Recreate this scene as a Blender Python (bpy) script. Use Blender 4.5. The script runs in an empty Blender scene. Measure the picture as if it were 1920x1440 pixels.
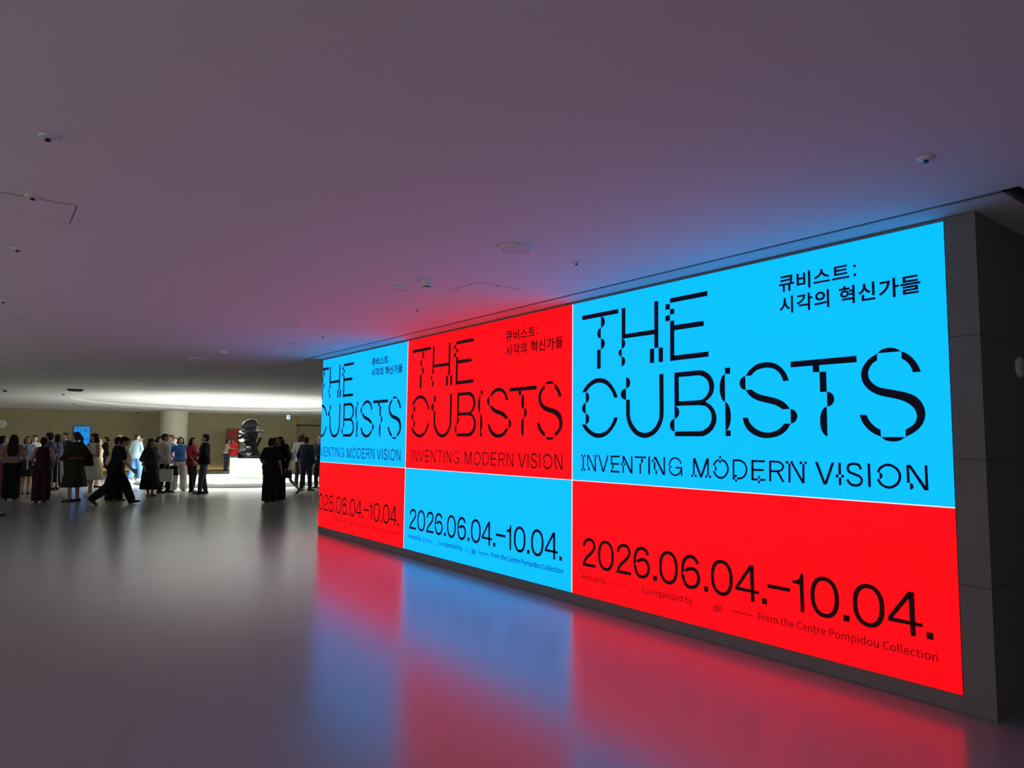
import bpy, bmesh, math, random
from mathutils import Vector, Matrix
from mathutils.geometry import tessellate_polygon

SC = bpy.context.scene
COL = SC.collection
WORK = bpy.data.scenes.new('workbench')      # where shapes are merged before they join the scene; removed at the end

# ------------------------------------------------------------------ camera
EYE = 1.55
FPX = 1317.547
YAW, PITCH, ROLL = math.radians(36.9618), math.radians(4.7822), math.radians(-0.6086)
cam_d = bpy.data.cameras.new('camera')
cam_d.sensor_width = 36.0
cam_d.lens = FPX / 1920.0 * 36.0
cam_d.clip_end = 200
cam = bpy.data.objects.new('camera', cam_d)
COL.objects.link(cam)
fw = Vector((math.sin(YAW) * math.cos(PITCH), math.cos(YAW) * math.cos(PITCH), math.sin(PITCH)))
rt = Vector((math.cos(YAW), -math.sin(YAW), 0))
up = rt.cross(fw)
ex = rt * math.cos(ROLL) - up * math.sin(ROLL)
ey = rt * math.sin(ROLL) + up * math.cos(ROLL)
cam.matrix_world = Matrix(((ex.x, ey.x, -fw.x, 0), (ex.y, ey.y, -fw.y, 0), (ex.z, ey.z, -fw.z, EYE), (0, 0, 0, 1)))
SC.camera = cam

# ------------------------------------------------------------------ exposure, ambient light
SC.view_settings.view_transform = 'Standard'
SC.view_settings.look = 'None'
SC.view_settings.exposure = 0.0
SC.view_settings.gamma = 1.0
SC.view_settings.use_curve_mapping = False
SC.cycles.caustics_reflective = False
SC.cycles.caustics_refractive = False
SC.cycles.sample_clamp_indirect = 4.0
world = bpy.data.worlds.new('world')
SC.world = world
world.use_nodes = True
wb = world.node_tree.nodes['Background']
wb.inputs[0].default_value = (0.98, 0.97, 0.96, 1)
wb.inputs[1].default_value = 0.70

PLAT = Vector((7.75, 26.95, 0))          # centre of the round platform
PLAT_R, RING_R = 3.4, 5.5
LED_GAIN = 1.5                           # brightness of the big screen
SPOT_W, SPOT_RING = 1400.0, 1.2             # eight downlights over the platform: power and ring radius


def tag(o, label=None, cat=None, group=None, kind=None):
    if label: o['label'] = label
    if cat: o['category'] = cat
    if group: o['group'] = group
    if kind: o['kind'] = kind
    return o


# ------------------------------------------------------------------ materials
def mat(name, col, rough=0.6, metal=0.0, emit=None, estr=1.0, var=0.08, scale=8.0, spec=0.5, coat=0.0, bump=0.0):
    m = bpy.data.materials.new(name)
    m.use_nodes = True
    nt = m.node_tree
    b = nt.nodes['Principled BSDF']
    b.inputs['Roughness'].default_value = rough
    b.inputs['Metallic'].default_value = metal
    b.inputs['Specular IOR Level'].default_value = spec
    b.inputs['Coat Weight'].default_value = coat
    c = (*col, 1.0)
    if var > 0:
        tc = nt.nodes.new('ShaderNodeTexCoord')
        nz = nt.nodes.new('ShaderNodeTexNoise')
        nz.inputs['Scale'].default_value = scale
        nz.inputs['Detail'].default_value = 4
        mx = nt.nodes.new('ShaderNodeMix')
        mx.data_type = 'RGBA'
        mx.inputs[6].default_value = tuple(max(0, x * (1 - var)) for x in col) + (1,)
        mx.inputs[7].default_value = tuple(min(1, x * (1 + var)) for x in col) + (1,)
        nt.links.new(tc.outputs['Object'], nz.inputs['Vector'])
        nt.links.new(nz.outputs['Fac'], mx.inputs[0])
        nt.links.new(mx.outputs[2], b.inputs['Base Color'])
        if bump > 0:
            bp = nt.nodes.new('ShaderNodeBump')
            bp.inputs['Strength'].default_value = bump
            bp.inputs['Distance'].default_value = 0.01
            nt.links.new(nz.outputs['Fac'], bp.inputs['Height'])
            nt.links.new(bp.outputs['Normal'], b.inputs['Normal'])
    else:
        b.inputs['Base Color'].default_value = c
    if emit:
        b.inputs['Emission Color'].default_value = (*emit, 1)
        b.inputs['Emission Strength'].default_value = estr
    return m


def panel_mat(name, col, sx, sz, var=0.1, rough=0.75, axis='x', joint=0.004):
    """stone or concrete cladding with thin joints between big panels"""
    m = mat(name, col, rough, var=var, scale=3.0)
    nt = m.node_tree
    b = nt.nodes['Principled BSDF']
    src = b.inputs['Base Color'].links[0].from_socket
    tc = nt.nodes['Texture Coordinate']
    sep = nt.nodes.new('ShaderNodeSeparateXYZ')
    nt.links.new(tc.outputs['Object'], sep.inputs[0])
    prev = None
    for out, size in ((0 if axis == 'x' else 1, sx), (2, sz)):
        md = nt.nodes.new('ShaderNodeMath'); md.operation = 'PINGPONG'; md.inputs[1].default_value = size / 2
        nt.links.new(sep.outputs[out], md.inputs[0])
        lt = nt.nodes.new('ShaderNodeMath'); lt.operation = 'LESS_THAN'; lt.inputs[1].default_value = joint
        nt.links.new(md.outputs[0], lt.inputs[0])
        if prev:
            mxx = nt.nodes.new('ShaderNodeMath'); mxx.operation = 'MAXIMUM'
            nt.links.new(prev, mxx.inputs[0]); nt.links.new(lt.outputs[0], mxx.inputs[1]); prev = mxx.outputs[0]
        else:
            prev = lt.outputs[0]
    mx = nt.nodes.new('ShaderNodeMix'); mx.data_type = 'RGBA'
    mx.inputs[7].default_value = tuple(x * 0.55 for x in col) + (1,)
    nt.links.new(prev, mx.inputs[0]); nt.links.new(src, mx.inputs[6]); nt.links.new(mx.outputs[2], b.inputs['Base Color'])
    return m


M = {}
M['floor'] = mat('polished_concrete', (0.32, 0.32, 0.31), 0.22, var=0.08, scale=0.7, spec=0.85)
M['ceiling'] = mat('ceiling_plaster', (0.80, 0.79, 0.77), 0.85, var=0.015, scale=1.5)
M['seam'] = mat('dark_seam', (0.06, 0.055, 0.06), 0.8)
M['void'] = mat('ceiling_void_black', (0.006, 0.006, 0.006), 0.9)
M['soffit'] = mat('soffit_plaster', (0.72, 0.71, 0.69), 0.8, var=0.02)
M['lip'] = mat('grey_metal_lip', (0.20, 0.20, 0.20), 0.5, 0.3)
M['pier'] = panel_mat('grey_stone_cladding', (0.20, 0.197, 0.188), 50, 50)
M['far_wall'] = panel_mat('olive_concrete_panels', (0.36, 0.32, 0.18), 2.4, 60, var=0.08)
M['column'] = mat('column_concrete', (0.50, 0.48, 0.37), 0.8, var=0.06)
M['white'] = mat('white_lacquer', (0.88, 0.89, 0.88), 0.5, var=0.02)
M['white_plastic'] = mat('white_plastic', (0.75, 0.75, 0.74), 0.45, var=0.03)
M['grey_plastic'] = mat('grey_plastic', (0.3, 0.3, 0.3), 0.5, var=0.05)
M['dark'] = mat('black_plastic', (0.015, 0.015, 0.016), 0.4, var=0.1)
M['chrome'] = mat('brushed_chrome', (0.7, 0.7, 0.7), 0.18, 1.0, var=0.05)
M['bronze'] = mat('black_polished_metal', (0.0006, 0.0006, 0.0007), 0.07, var=0.0, spec=0.35)
M['plinth'] = mat('plinth_lacquer', (0.36, 0.385, 0.37), 0.5, var=0.02)
BLUE, RED = (0.0, 0.55 / LED_GAIN, 1.0), (1.0, 0.001, 0.004)


def led(name, col, k): return mat(name, (0.006, 0.006, 0.006) if k > 1.1 else (0.002, 0.002, 0.002), 0.55, var=0.0, emit=col, estr=k, spec=0.2)


M['led_blue'] = led('led_blue', BLUE, LED_GAIN)
M['led_red'] = led('led_red', RED, LED_GAIN)
M['led_white'] = led('led_white', (1, 0.9, 1), 1.0)
M['ink_blue'] = led('led_ink_on_blue', (0.0006, 0.0006, 0.006), 1.0)
M['ink_red'] = led('led_ink_on_red', (0.010, 0.0006, 0.001), 1.0)
M['fine_blue'] = led('led_fine_print_on_blue', (0.0, 0.04, 0.17), 1.0)
M['fine_red'] = led('led_fine_print_on_red', (0.14, 0.001, 0.003), 1.0)
M['tv_blue'] = led('screen_blue', (0.01, 0.26, 0.75), 1.0)
M['tv_red'] = mat('poster_red_board', (0.36, 0.034, 0.015), 0.6, var=0.05)
M['tv_ink'] = mat('poster_black_ink', (0.012, 0.01, 0.02), 0.6, var=0.0)
M['warm_led'] = mat('warm_led_strip', (0.8, 0.7, 0.5), 0.5, var=0.0, emit=(1.0, 0.74, 0.36), estr=7.0)
M['lamp_lens'] = mat('lamp_lens', (0.9, 0.9, 0.9), 0.3, var=0.0, emit=(1, 0.98, 0.93), estr=3.0)


# ------------------------------------------------------------------ mesh helpers
def link(name, me, parent=None, m=None, loc=None):
    o = bpy.data.objects.new(name, me)
    COL.objects.link(o)
    if m: me.materials.append(m)
    if parent: o.parent = parent
    if loc is not None: o.location = loc
    return o


def empty(name, loc=(0, 0, 0), rz=0.0):
    o = bpy.data.objects.new(name, None)
    COL.objects.link(o)
    o.empty_display_size = 0.2
    o.location = loc
    o.rotation_euler = (0, 0, rz)
    return o


class MB:
    """collects closed shapes and links them as ONE mesh object"""
    def __init__(s): s.v, s.f = [], []

    def add(s, vs, fs, T=None):
        k = len(s.v)
        s.v += [tuple(T @ Vector(p)) if T else tuple(p) for p in vs]
        s.f += [tuple(i + k for i in f) for f in fs]
        return s

    def box(s, x0, x1, y0, y1, z0, z1, T=None):
        v = [(x, y, z) for x in (x0, x1) for y in (y0, y1) for z in (z0, z1)]
        return s.add(v, [(0, 1, 3, 2), (4, 6, 7, 5), (0, 4, 5, 1), (2, 3, 7, 6), (0, 2, 6, 4), (1, 5, 7, 3)], T)

    def lathe(s, prof, n=32, T=None):
        """prof: (r, z) from bottom to top, closed with end caps"""
        v, f = [], []
        for r, z in prof:
            v += [(r * math.cos(2 * math.pi * i / n), r * math.sin(2 * math.pi * i / n), z) for i in range(n)]
        for k in range(len(prof) - 1):
            for i in range(n):
                j = (i + 1) % n
                f.append((k * n + i, k * n + j, (k + 1) * n + j, (k + 1) * n + i))
        f.append(tuple(range(n - 1, -1, -1)))
        f.append(tuple((len(prof) - 1) * n + i for i in range(n)))
        return s.add(v, f, T)

    def loft(s, rings, T=None):
        n = len(rings[0])
        v = [p for r in rings for p in r]
        f = []
        for k in range(len(rings) - 1):
            for i in range(n):
                j = (i + 1) % n
                f.append((k * n + i, k * n + j, (k + 1) * n + j, (k + 1) * n + i))
        f.append(tuple(range(n - 1, -1, -1)))
        f.append(tuple((len(rings) - 1) * n + i for i in range(n)))
        return s.add(v, f, T)

    def ell(s, c, r, n=14, T=None):
        c = Vector(c)
        prof = []
        rings = []
        m = n // 2 + 1
        for k in range(1, m):
            a = math.pi * k / m
            rings.append([(c.x + r[0] * math.sin(a) * math.cos(2 * math.pi * i / n), c.y + r[1] * math.sin(a) * math.sin(2 * math.pi * i / n), c.z - r[2] * math.cos(a)) for i in range(n)])
        return s.loft(rings, T)

    def cap(s, p0, r0, p1, r1, n=10, T=None, flat=None):
        """tapered capsule; flat=(axis, factor) squashes the section along a direction"""
        p0, p1 = Vector(p0), Vector(p1)
        d = p1 - p0
        L = d.length or 1e-6
        d = d / L
        a = d.orthogonal().normalized()
        b = d.cross(a)
        rings = []
        for t, base, r in [(-75, p0, r0), (-45, p0, r0), (-15, p0, r0), (15, p1, r1), (45, p1, r1), (75, p1, r1)]:
            t = math.radians(t)
            cen = base + d * (math.sin(t) * r)
            rr = r * math.cos(t)
            ring = []
            for i in range(n):
                an = 2 * math.pi * i / n
                off = a * (rr * math.cos(an)) + b * (rr * math.sin(an))
                if flat:
                    ax = flat[0]
                    off = off - ax * (off.dot(ax) * (1 - flat[1]))
                ring.append(cen + off)
            rings.append(ring)
        return s.loft(rings, T)

    def mesh(s, name):
        me = bpy.data.meshes.new(name)
        me.from_pydata(s.v, [], s.f)
        bm = bmesh.new(); bm.from_mesh(me)
        bmesh.ops.recalc_face_normals(bm, faces=bm.faces)
        bm.to_mesh(me); bm.free()
        return me

    def build(s, name, m, parent=None, loc=None, smooth=False, bevel=0.0):
        me = s.mesh(name)
        if bevel > 0:
            bm = bmesh.new(); bm.from_mesh(me)
            bmesh.ops.bevel(bm, geom=list(bm.edges), offset=bevel, segments=2, affect='EDGES')
            bm.to_mesh(me); bm.free()
        if smooth:
            for p in me.polygons: p.use_smooth = True
            try: me.set_sharp_from_angle(angle=math.radians(35))
            except Exception: pass
        return link(name, me, parent, m, loc)

    def blob(s, name, m, parent=None, voxel=0.012, smooth=2, loc=None, wob=0.0, seed=0):
        """merge everything into one continuous skin"""
        me = s.mesh(name + '_raw')
        o = bpy.data.objects.new('tmp', me)
        WORK.collection.objects.link(o)
        r = o.modifiers.new('r', 'REMESH'); r.mode = 'VOXEL'; r.voxel_size = voxel
        if smooth:
            q = o.modifiers.new('s', 'SMOOTH'); q.factor = 0.5; q.iterations = smooth
        WORK.view_layers[0].update()
        dg = WORK.view_layers[0].depsgraph
        out = bpy.data.meshes.new_from_object(o.evaluated_get(dg))
        out.name = name
        bpy.data.objects.remove(o); bpy.data.meshes.remove(me)
        if wob:
            rnd = random.Random(seed)
            ph = [rnd.uniform(0, 6) for _ in range(6)]
            for v in out.vertices:
                x, y, z = v.co
                k = math.sin(55 * x + ph[0]) + math.sin(60 * y + ph[1]) + math.sin(48 * z + ph[2]) + 0.7 * math.sin(110 * x + 90 * z + ph[3]) + 0.7 * math.sin(100 * y + 95 * z + ph[4])
                v.co += v.normal * (wob * k / 3)
        for p in out.polygons: p.use_smooth = True
        return link(name, out, parent, m, loc)


def struct(o):
    o['kind'] = 'structure'
    return o

# ------------------------------------------------------------------ lettering outlines
# outlines of the exhibition lettering in panel space: half millimetres from the panel's lower left corner
TITLE = [[283,5412,1276,5408,1275,5322,283,5323],
[815,5324,834,5322,853,5317,871,5308,887,5296,901,5281,911,5264,918,5246,922,5226,922,5206,918,5187,911,5168,901,5151,887,5136,871,5124,853,5116,834,5110,815,5108],
[811,5105,792,5103,775,5098,758,5090,744,5079,731,5065,722,5049,715,5032,712,5013,712,4994,715,4976,722,4959,731,4943,744,4929,758,4918,775,4909,792,4904,811,4902],
[813,4900,833,4898,852,4893,870,4884,886,4873,899,4859,910,4843,917,4825,920,4806,920,4787,917,4769,910,4751,899,4735,886,4721,870,4709,852,4701,833,4696,813,4694],
[707,4689,808,4691,807,4326,706,4322],
[1362,5404,1457,5404,1454,4832,1359,4827],
[1359,4832,1376,4830,1393,4825,1408,4818,1422,4808,1434,4795,1443,4781,1450,4765,1453,4748,1453,4731,1450,4715,1443,4699,1434,4685,1422,4672,1408,4662,1393,4654,1376,4650,1359,4648],
[1358,4646,1343,4645,1328,4641,1315,4635,1302,4627,1292,4617,1284,4606,1279,4594,1276,4581,1276,4568,1279,4555,1284,4542,1292,4531,1302,4521,1315,4513,1328,4507,1343,4504,1358,4502],
[1357,4502,1374,4501,1391,4496,1407,4489,1420,4479,1432,4467,1441,4452,1448,4437,1451,4420,1451,4404,1448,4387,1441,4372,1432,4358,1420,4345,1407,4335,1391,4328,1374,4323,1357,4322],
[1410,4912,2158,4911,2157,4824,1409,4832],
[2153,5411,2249,5407,2243,4577,2149,4577],
[2046,4576,2147,4576,2144,4321,2044,4319],
[2246,4574,2347,4574,2345,4320,2246,4321],
[2511,5410,3297,5410,3295,5326,2510,5327],
[2409,5319,2507,5318,2506,5219,2408,5224],
[2509,5221,2604,5220,2603,5122,2508,5124],
[2406,5119,2508,5117,2507,5018,2405,5021],
[2508,5015,2601,5013,2597,4322,2503,4320],
[2594,4930,3216,4926,3217,4839,2593,4840],
[2504,4409,3305,4408,3303,4323,2503,4320],
[285,3892,303,3913,321,3934,339,3955,357,3976,376,3994,395,4011,414,4026,434,4040,456,4053,479,4067,504,4080,531,4095,560,4108,589,4120,619,4129,650,4136,682,4140,715,4143,748,4143,780,4142,812,4139,844,4134,876,4128,907,4119,937,4108,966,4095,994,4080,1020,4063,1046,4045,1070,4025,1093,4004,1115,3979,1135,3954,1154,3930,1171,3908,1186,3888,1198,3870,1209,3854,1219,3838,1228,3822,1236,3807,1242,3793,1248,3780,1253,3767,1259,3753,1160,3747,1153,3765,1146,3783,1139,3801,1131,3819,1120,3838,1107,3857,1093,3877,1077,3897,1059,3917,1040,3936,1019,3954,997,3972,973,3989,948,4005,922,4018,894,4030,864,4039,833,4046,802,4052,772,4055,743,4056,715,4054,688,4051,661,4046,634,4039,608,4030,583,4020,558,4008,533,3995,510,3981,487,3966,466,3949,445,3931,424,3912,403,3895],
[392,3892,410,3890,429,3885,445,3876,461,3865,473,3850,483,3834,490,3816,494,3797,494,3777,490,3758,483,3740,473,3724,461,3709,445,3698,429,3689,410,3684,392,3682],
[391,3682,372,3680,354,3675,337,3666,322,3655,309,3641,299,3625,292,3607,288,3588,288,3569,292,3551,299,3533,309,3517,322,3503,337,3491,354,3483,372,3477,391,3476],
[391,3476,410,3474,428,3469,445,3460,460,3448,473,3434,483,3418,490,3400,493,3381,493,3361,490,3342,483,3324,473,3308,460,3294,445,3282,428,3274,410,3268,391,3267],
[277,3267,292,3247,308,3227,323,3207,340,3188,359,3168,381,3149,406,3129,431,3110,458,3092,485,3076,514,3061,544,3048,574,3036,604,3025,632,3017,658,3011,682,3007,705,3005,729,3004,754,3005,780,3005,806,3007,833,3010,861,3015,889,3023,918,3033,949,3046,979,3061,1009,3078,1037,3096,1063,3115,1088,3137,1112,3160,1134,3183,1153,3204,1170,3222,1184,3240,1197,3256,1208,3273,1218,3291,1228,3309,1236,3327,1243,3345,1250,3364,1257,3382,1161,3384,1153,3366,1146,3348,1138,3329,1129,3311,1118,3292,1104,3273,1090,3254,1074,3236,1056,3217,1037,3200,1017,3182,995,3165,971,3149,946,3134,919,3122,889,3112,855,3104,820,3098,786,3093,754,3091,725,3092,697,3094,670,3099,643,3105,617,3113,591,3123,565,3135,540,3148,516,3163,493,3178,471,3194,451,3211,431,3229,411,3248,391,3265],
[1468,4112,1487,4110,1506,4105,1523,4096,1539,4085,1552,4070,1562,4054,1569,4036,1573,4018,1573,3998,1569,3980,1562,3962,1552,3945,1539,3931,1523,3920,1506,3911,1487,3906,1468,3904],
[1467,3904,1442,3903,1418,3897,1396,3889,1376,3878,1359,3864,1346,3848,1337,3830,1333,3812,1333,3793,1337,3774,1346,3757,1359,3741,1376,3727,1396,3716,1418,3707,1442,3702,1467,3700],
[1467,3700,1467,3671,1467,3642,1467,3613,1466,3585,1466,3556,1466,3527,1466,3498,1465,3469,1466,3441,1468,3413,1472,3388,1476,3364,1482,3340,1489,3316,1499,3291,1511,3265,1525,3238,1542,3211,1560,3184,1581,3159,1604,3135,1630,3110,1659,3087,1689,3066,1722,3049,1758,3034,1798,3021,1839,3011,1880,3005,1920,3003,1960,3006,2001,3014,2042,3025,2080,3038,2114,3053,2145,3070,2173,3089,2198,3110,2221,3132,2242,3154,2261,3177,2278,3201,2293,3226,2306,3252,2318,3278,2328,3302,2335,3324,2342,3347,2347,3378,2350,3422,2353,3481,2354,3554,2354,3633,2353,3713,2353,3787,2353,3854,2354,3920,2354,3984,2354,4047,2354,4112,2258,4112,2258,4049,2257,3986,2257,3923,2257,3859,2257,3792,2257,3717,2258,3636,2259,3555,2259,3482,2257,3424,2254,3385,2251,3360,2246,3343,2240,3328,2231,3309,2219,3285,2205,3261,2190,3237,2173,3214,2154,3194,2133,3175,2111,3157,2087,3142,2062,3128,2038,3117,2014,3108,1990,3102,1965,3098,1940,3096,1915,3096,1887,3097,1859,3100,1830,3106,1802,3113,1776,3123,1752,3136,1730,3152,1708,3170,1688,3189,1670,3208,1652,3228,1636,3247,1621,3268,1607,3289,1596,3310,1586,3331,1578,3353,1571,3375,1566,3398,1562,3421,1560,3446,1560,3472,1560,3498,1561,3525,1562,3553,1562,3581,1562,3609,1561,3638,1561,3667,1561,3696],
[2591,4113,2686,4112,2688,3541,2590,3545],
[2591,4113,2637,4113,2684,4114,2730,4114,2777,4114,2825,4114,2876,4114,2930,4115,2984,4115,3032,4116,3069,4116,3093,4116,3107,4116,3116,4116,3123,4116,3135,4114,3151,4111,3168,4108,3186,4104,3204,4098,3224,4090,3244,4079,3266,4066,3288,4052,3309,4036,3328,4019,3343,4001,3358,3981,3370,3960,3381,3939,3389,3919,3396,3899,3401,3880,3404,3861,3405,3841,3405,3822,3403,3803,3400,3783,3395,3764,3388,3745,3381,3728,3372,3712,3361,3696,3349,3682,3336,3668,3322,3654,3306,3641,3288,3628,3268,3616,3249,3604,3230,3592,3110,3619,3124,3623,3139,3627,3153,3630,3168,3635,3181,3641,3195,3648,3209,3656,3222,3665,3235,3675,3247,3686,3258,3699,3269,3714,3279,3730,3288,3745,3295,3761,3300,3776,3303,3791,3305,3806,3306,3821,3305,3837,3303,3855,3300,3873,3295,3891,3288,3909,3280,3926,3269,3941,3256,3956,3241,3970,3226,3982,3210,3993,3194,4002,3177,4010,3160,4016,3143,4021,3128,4025,3116,4028,3108,4030,3100,4031,3087,4031,3068,4031,3040,4032,3005,4031,2966,4031,2925,4030,2885,4030,2846,4030,2807,4031,2766,4031,2726,4031,2685,4032],
[2591,3622,2941,3621,3110,3624,3234,3592,3180,3529,3109,3540,2940,3542,2590,3545],
[3230,3592,3251,3581,3272,3570,3293,3559,3313,3547,3332,3534,3349,3519,3365,3503,3380,3486,3393,3469,3405,3450,3415,3430,3424,3408,3431,3386,3437,3364,3441,3345,3443,3328,3443,3313,3442,3299,3440,3284,3436,3269,3432,3252,3426,3235,3419,3218,3410,3201,3401,3184,3389,3168,3376,3152,3362,3137,3346,3122,3331,3109,3314,3096,3297,3085,3279,3074,3261,3065,3243,3056,3227,3049,3215,3043,3200,3039,3179,3035,3149,3032,3105,3031,3051,3030,2992,3031,2931,3032,2872,3032,2816,3032,2760,3032,2703,3032,2647,3032,2591,3032,2592,3114,2649,3114,2707,3115,2764,3115,2820,3115,2873,3116,2925,3116,2976,3115,3025,3115,3068,3116,3103,3116,3127,3118,3142,3119,3152,3121,3161,3124,3174,3129,3190,3135,3207,3143,3225,3151,3241,3161,3256,3171,3270,3182,3283,3194,3295,3206,3306,3219,3315,3233,3324,3247,3331,3262,3337,3278,3342,3293,3345,3309,3347,3324,3347,3340,3346,3355,3344,3370,3341,3385,3336,3399,3331,3414,3324,3427,3316,3440,3307,3453,3297,3465,3287,3477,3275,3488,3263,3499,3250,3508,3237,3515,3223,3521,3209,3526,3194,3531,3180,3534,3166,3537,3152,3538,3137,3538,3123,3539,3109,3540],
[2588,3547,2607,3545,2625,3539,2642,3530,2657,3518,2670,3503,2680,3486,2687,3467,2690,3447,2690,3427,2687,3407,2680,3388,2670,3371,2657,3356,2642,3344,2625,3335,2607,3329,2588,3327],
[2585,3327,2567,3325,2549,3320,2533,3311,2518,3299,2506,3285,2496,3268,2490,3250,2487,3230,2487,3211,2490,3192,2496,3173,2506,3156,2518,3142,2533,3130,2549,3121,2567,3116,2585,3114],
[3613,4115,3713,4114,3711,4014,3614,4016],
[3611,4015,3597,4013,3584,4007,3571,3997,3558,3983,3547,3966,3537,3945,3528,3922,3521,3896,3515,3868,3511,3839,3510,3810,3510,3779,3511,3750,3515,3721,3521,3693,3528,3667,3537,3644,3547,3623,3558,3606,3571,3592,3584,3582,3597,3576,3611,3574],
[3609,3570,3623,3568,3637,3562,3650,3551,3663,3537,3674,3520,3684,3499,3693,3475,3701,3449,3706,3422,3710,3392,3712,3362,3712,3332,3710,3302,3706,3272,3701,3244,3693,3218,3684,3195,3674,3174,3663,3157,3650,3143,3637,3132,3623,3126,3609,3124],
[3610,3126,3706,3125,3705,3033,3608,3033],
[3989,3960,4001,3976,4012,3992,4024,4008,4037,4023,4052,4038,4069,4053,4089,4069,4110,4083,4131,4097,4152,4108,4173,4117,4195,4125,4217,4131,4239,4136,4261,4139,4284,4142,4308,4143,4331,4143,4355,4142,4378,4140,4402,4137,4425,4133,4448,4128,4471,4122,4493,4113,4515,4103,4536,4091,4557,4078,4576,4064,4594,4049,4611,4033,4626,4016,4640,3998,4653,3981,4664,3965,4673,3950,4680,3936,4687,3923,4692,3910,4697,3897,4702,3885,4706,3874,4709,3863,4712,3852,4716,3841,4622,3839,4617,3854,4613,3870,4608,3885,4603,3899,4597,3914,4589,3927,4581,3940,4573,3953,4563,3966,4552,3977,4540,3989,4526,4000,4512,4011,4497,4021,4481,4030,4464,4037,4446,4043,4427,4049,4407,4053,4387,4056,4367,4058,4346,4059,4324,4058,4302,4057,4281,4055,4259,4051,4236,4046,4214,4041,4192,4033,4172,4024,4154,4014,4137,4001,4121,3986,4105,3972,4089,3958],
[3986,3959,3966,3957,3948,3952,3930,3943,3915,3931,3901,3917,3891,3900,3884,3881,3880,3862,3880,3842,3884,3823,3891,3804,3901,3788,3915,3773,3930,3761,3948,3752,3966,3747,3986,3745],
[3985,3744,3993,3731,4001,3719,4009,3706,4018,3693,4028,3681,4040,3668,4053,3655,4067,3643,4083,3631,4099,3619,4116,3609,4134,3599,4154,3590,4174,3581,4196,3572,4219,3564,4244,3557,4270,3550,4297,3543,4323,3536,4351,3529,4380,3522,4408,3515,4435,3508,4459,3501,4479,3494,4496,3487,4512,3480,4526,3473,4541,3465,4555,3457,4567,3449,4580,3441,4592,3433,4604,3424,4727,3427,4716,3440,4706,3454,4696,3468,4685,3481,4673,3493,4660,3505,4647,3516,4633,3527,4619,3537,4604,3546,4589,3555,4574,3563,4559,3570,4542,3577,4523,3584,4501,3592,4477,3599,4451,3606,4425,3614,4399,3620,4374,3627,4348,3633,4322,3639,4297,3645,4273,3652,4249,3659,4227,3667,4205,3675,4185,3684,4166,3693,4149,3703,4134,3713,4121,3724,4107,3735,4094,3745],
[4731,3425,4751,3423,4769,3418,4787,3409,4803,3398,4816,3383,4826,3367,4833,3349,4837,3330,4837,3310,4833,3291,4826,3273,4816,3257,4803,3242,4787,3231,4769,3222,4751,3217,4731,3215],
[3923,3318,3927,3300,3931,3282,3935,3264,3940,3246,3947,3228,3955,3210,3965,3192,3975,3174,3987,3157,4001,3140,4017,3123,4036,3107,4055,3091,4077,3076,4099,3063,4123,3051,4148,3040,4175,3030,4201,3022,4228,3015,4253,3010,4278,3006,4303,3004,4329,3003,4355,3003,4382,3005,4409,3008,4437,3012,4464,3017,4490,3023,4515,3031,4539,3040,4562,3049,4583,3060,4603,3071,4621,3083,4638,3095,4653,3108,4667,3121,4680,3135,4692,3150,4703,3166,4712,3182,4722,3199,4732,3215,4627,3216,4617,3206,4607,3195,4598,3184,4587,3174,4575,3163,4561,3153,4547,3142,4530,3131,4513,3122,4492,3113,4468,3106,4441,3099,4413,3093,4384,3089,4356,3088,4330,3088,4304,3091,4278,3096,4253,3102,4230,3110,4206,3119,4184,3130,4162,3142,4141,3155,4123,3168,4106,3181,4090,3194,4076,3207,4064,3221,4053,3236,4044,3251,4036,3267,4030,3283,4024,3300,4018,3316],
[4748,4116,5718,4114,5721,4025,4750,4031],
[5088,4033,5185,4032,5188,3932,5090,3935],
[5188,3934,5287,3931,5289,3648,5190,3649],
[5289,3649,5308,3647,5327,3642,5344,3633,5359,3622,5372,3608,5383,3591,5390,3573,5393,3555,5393,3535,5390,3517,5383,3499,5372,3483,5359,3468,5344,3457,5327,3448,5308,3443,5289,3441],
[5283,3441,5269,3439,5255,3434,5241,3424,5229,3411,5217,3395,5206,3376,5197,3354,5190,3330,5184,3305,5180,3278,5179,3250,5179,3222,5180,3194,5184,3167,5190,3141,5197,3117,5206,3096,5217,3077,5229,3060,5241,3048,5255,3038,5269,3032,5283,3031],
[5993,4120,6003,4128,6013,4136,6022,4145,6032,4152,6043,4158,6054,4164,6065,4168,6076,4172,6088,4175,6100,4177,6113,4179,6126,4179,6140,4179,6153,4179,6166,4177,6179,4176,6192,4173,6205,4170,6218,4166,6231,4161,6244,4154,6258,4145,6271,4136,6285,4126,6298,4117,6298,4117,6265,4117,6232,4117,6200,4118,6168,4118,6136,4119,6107,4119,6078,4119,6050,4120,6022,4120,5993,4120],
[6299,4117,6312,4110,6326,4105,6339,4099,6352,4092,6366,4083,6380,4072,6394,4059,6409,4045,6423,4030,6436,4015,6448,3999,6460,3982,6471,3965,6481,3947,6491,3929,6499,3911,6507,3893,6513,3874,6520,3855,6527,3837,6430,3836,6425,3851,6421,3865,6417,3879,6412,3894,6406,3908,6398,3921,6391,3935,6382,3948,6373,3961,6363,3973,6351,3984,6339,3995,6325,4004,6312,4014,6299,4024],
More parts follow.
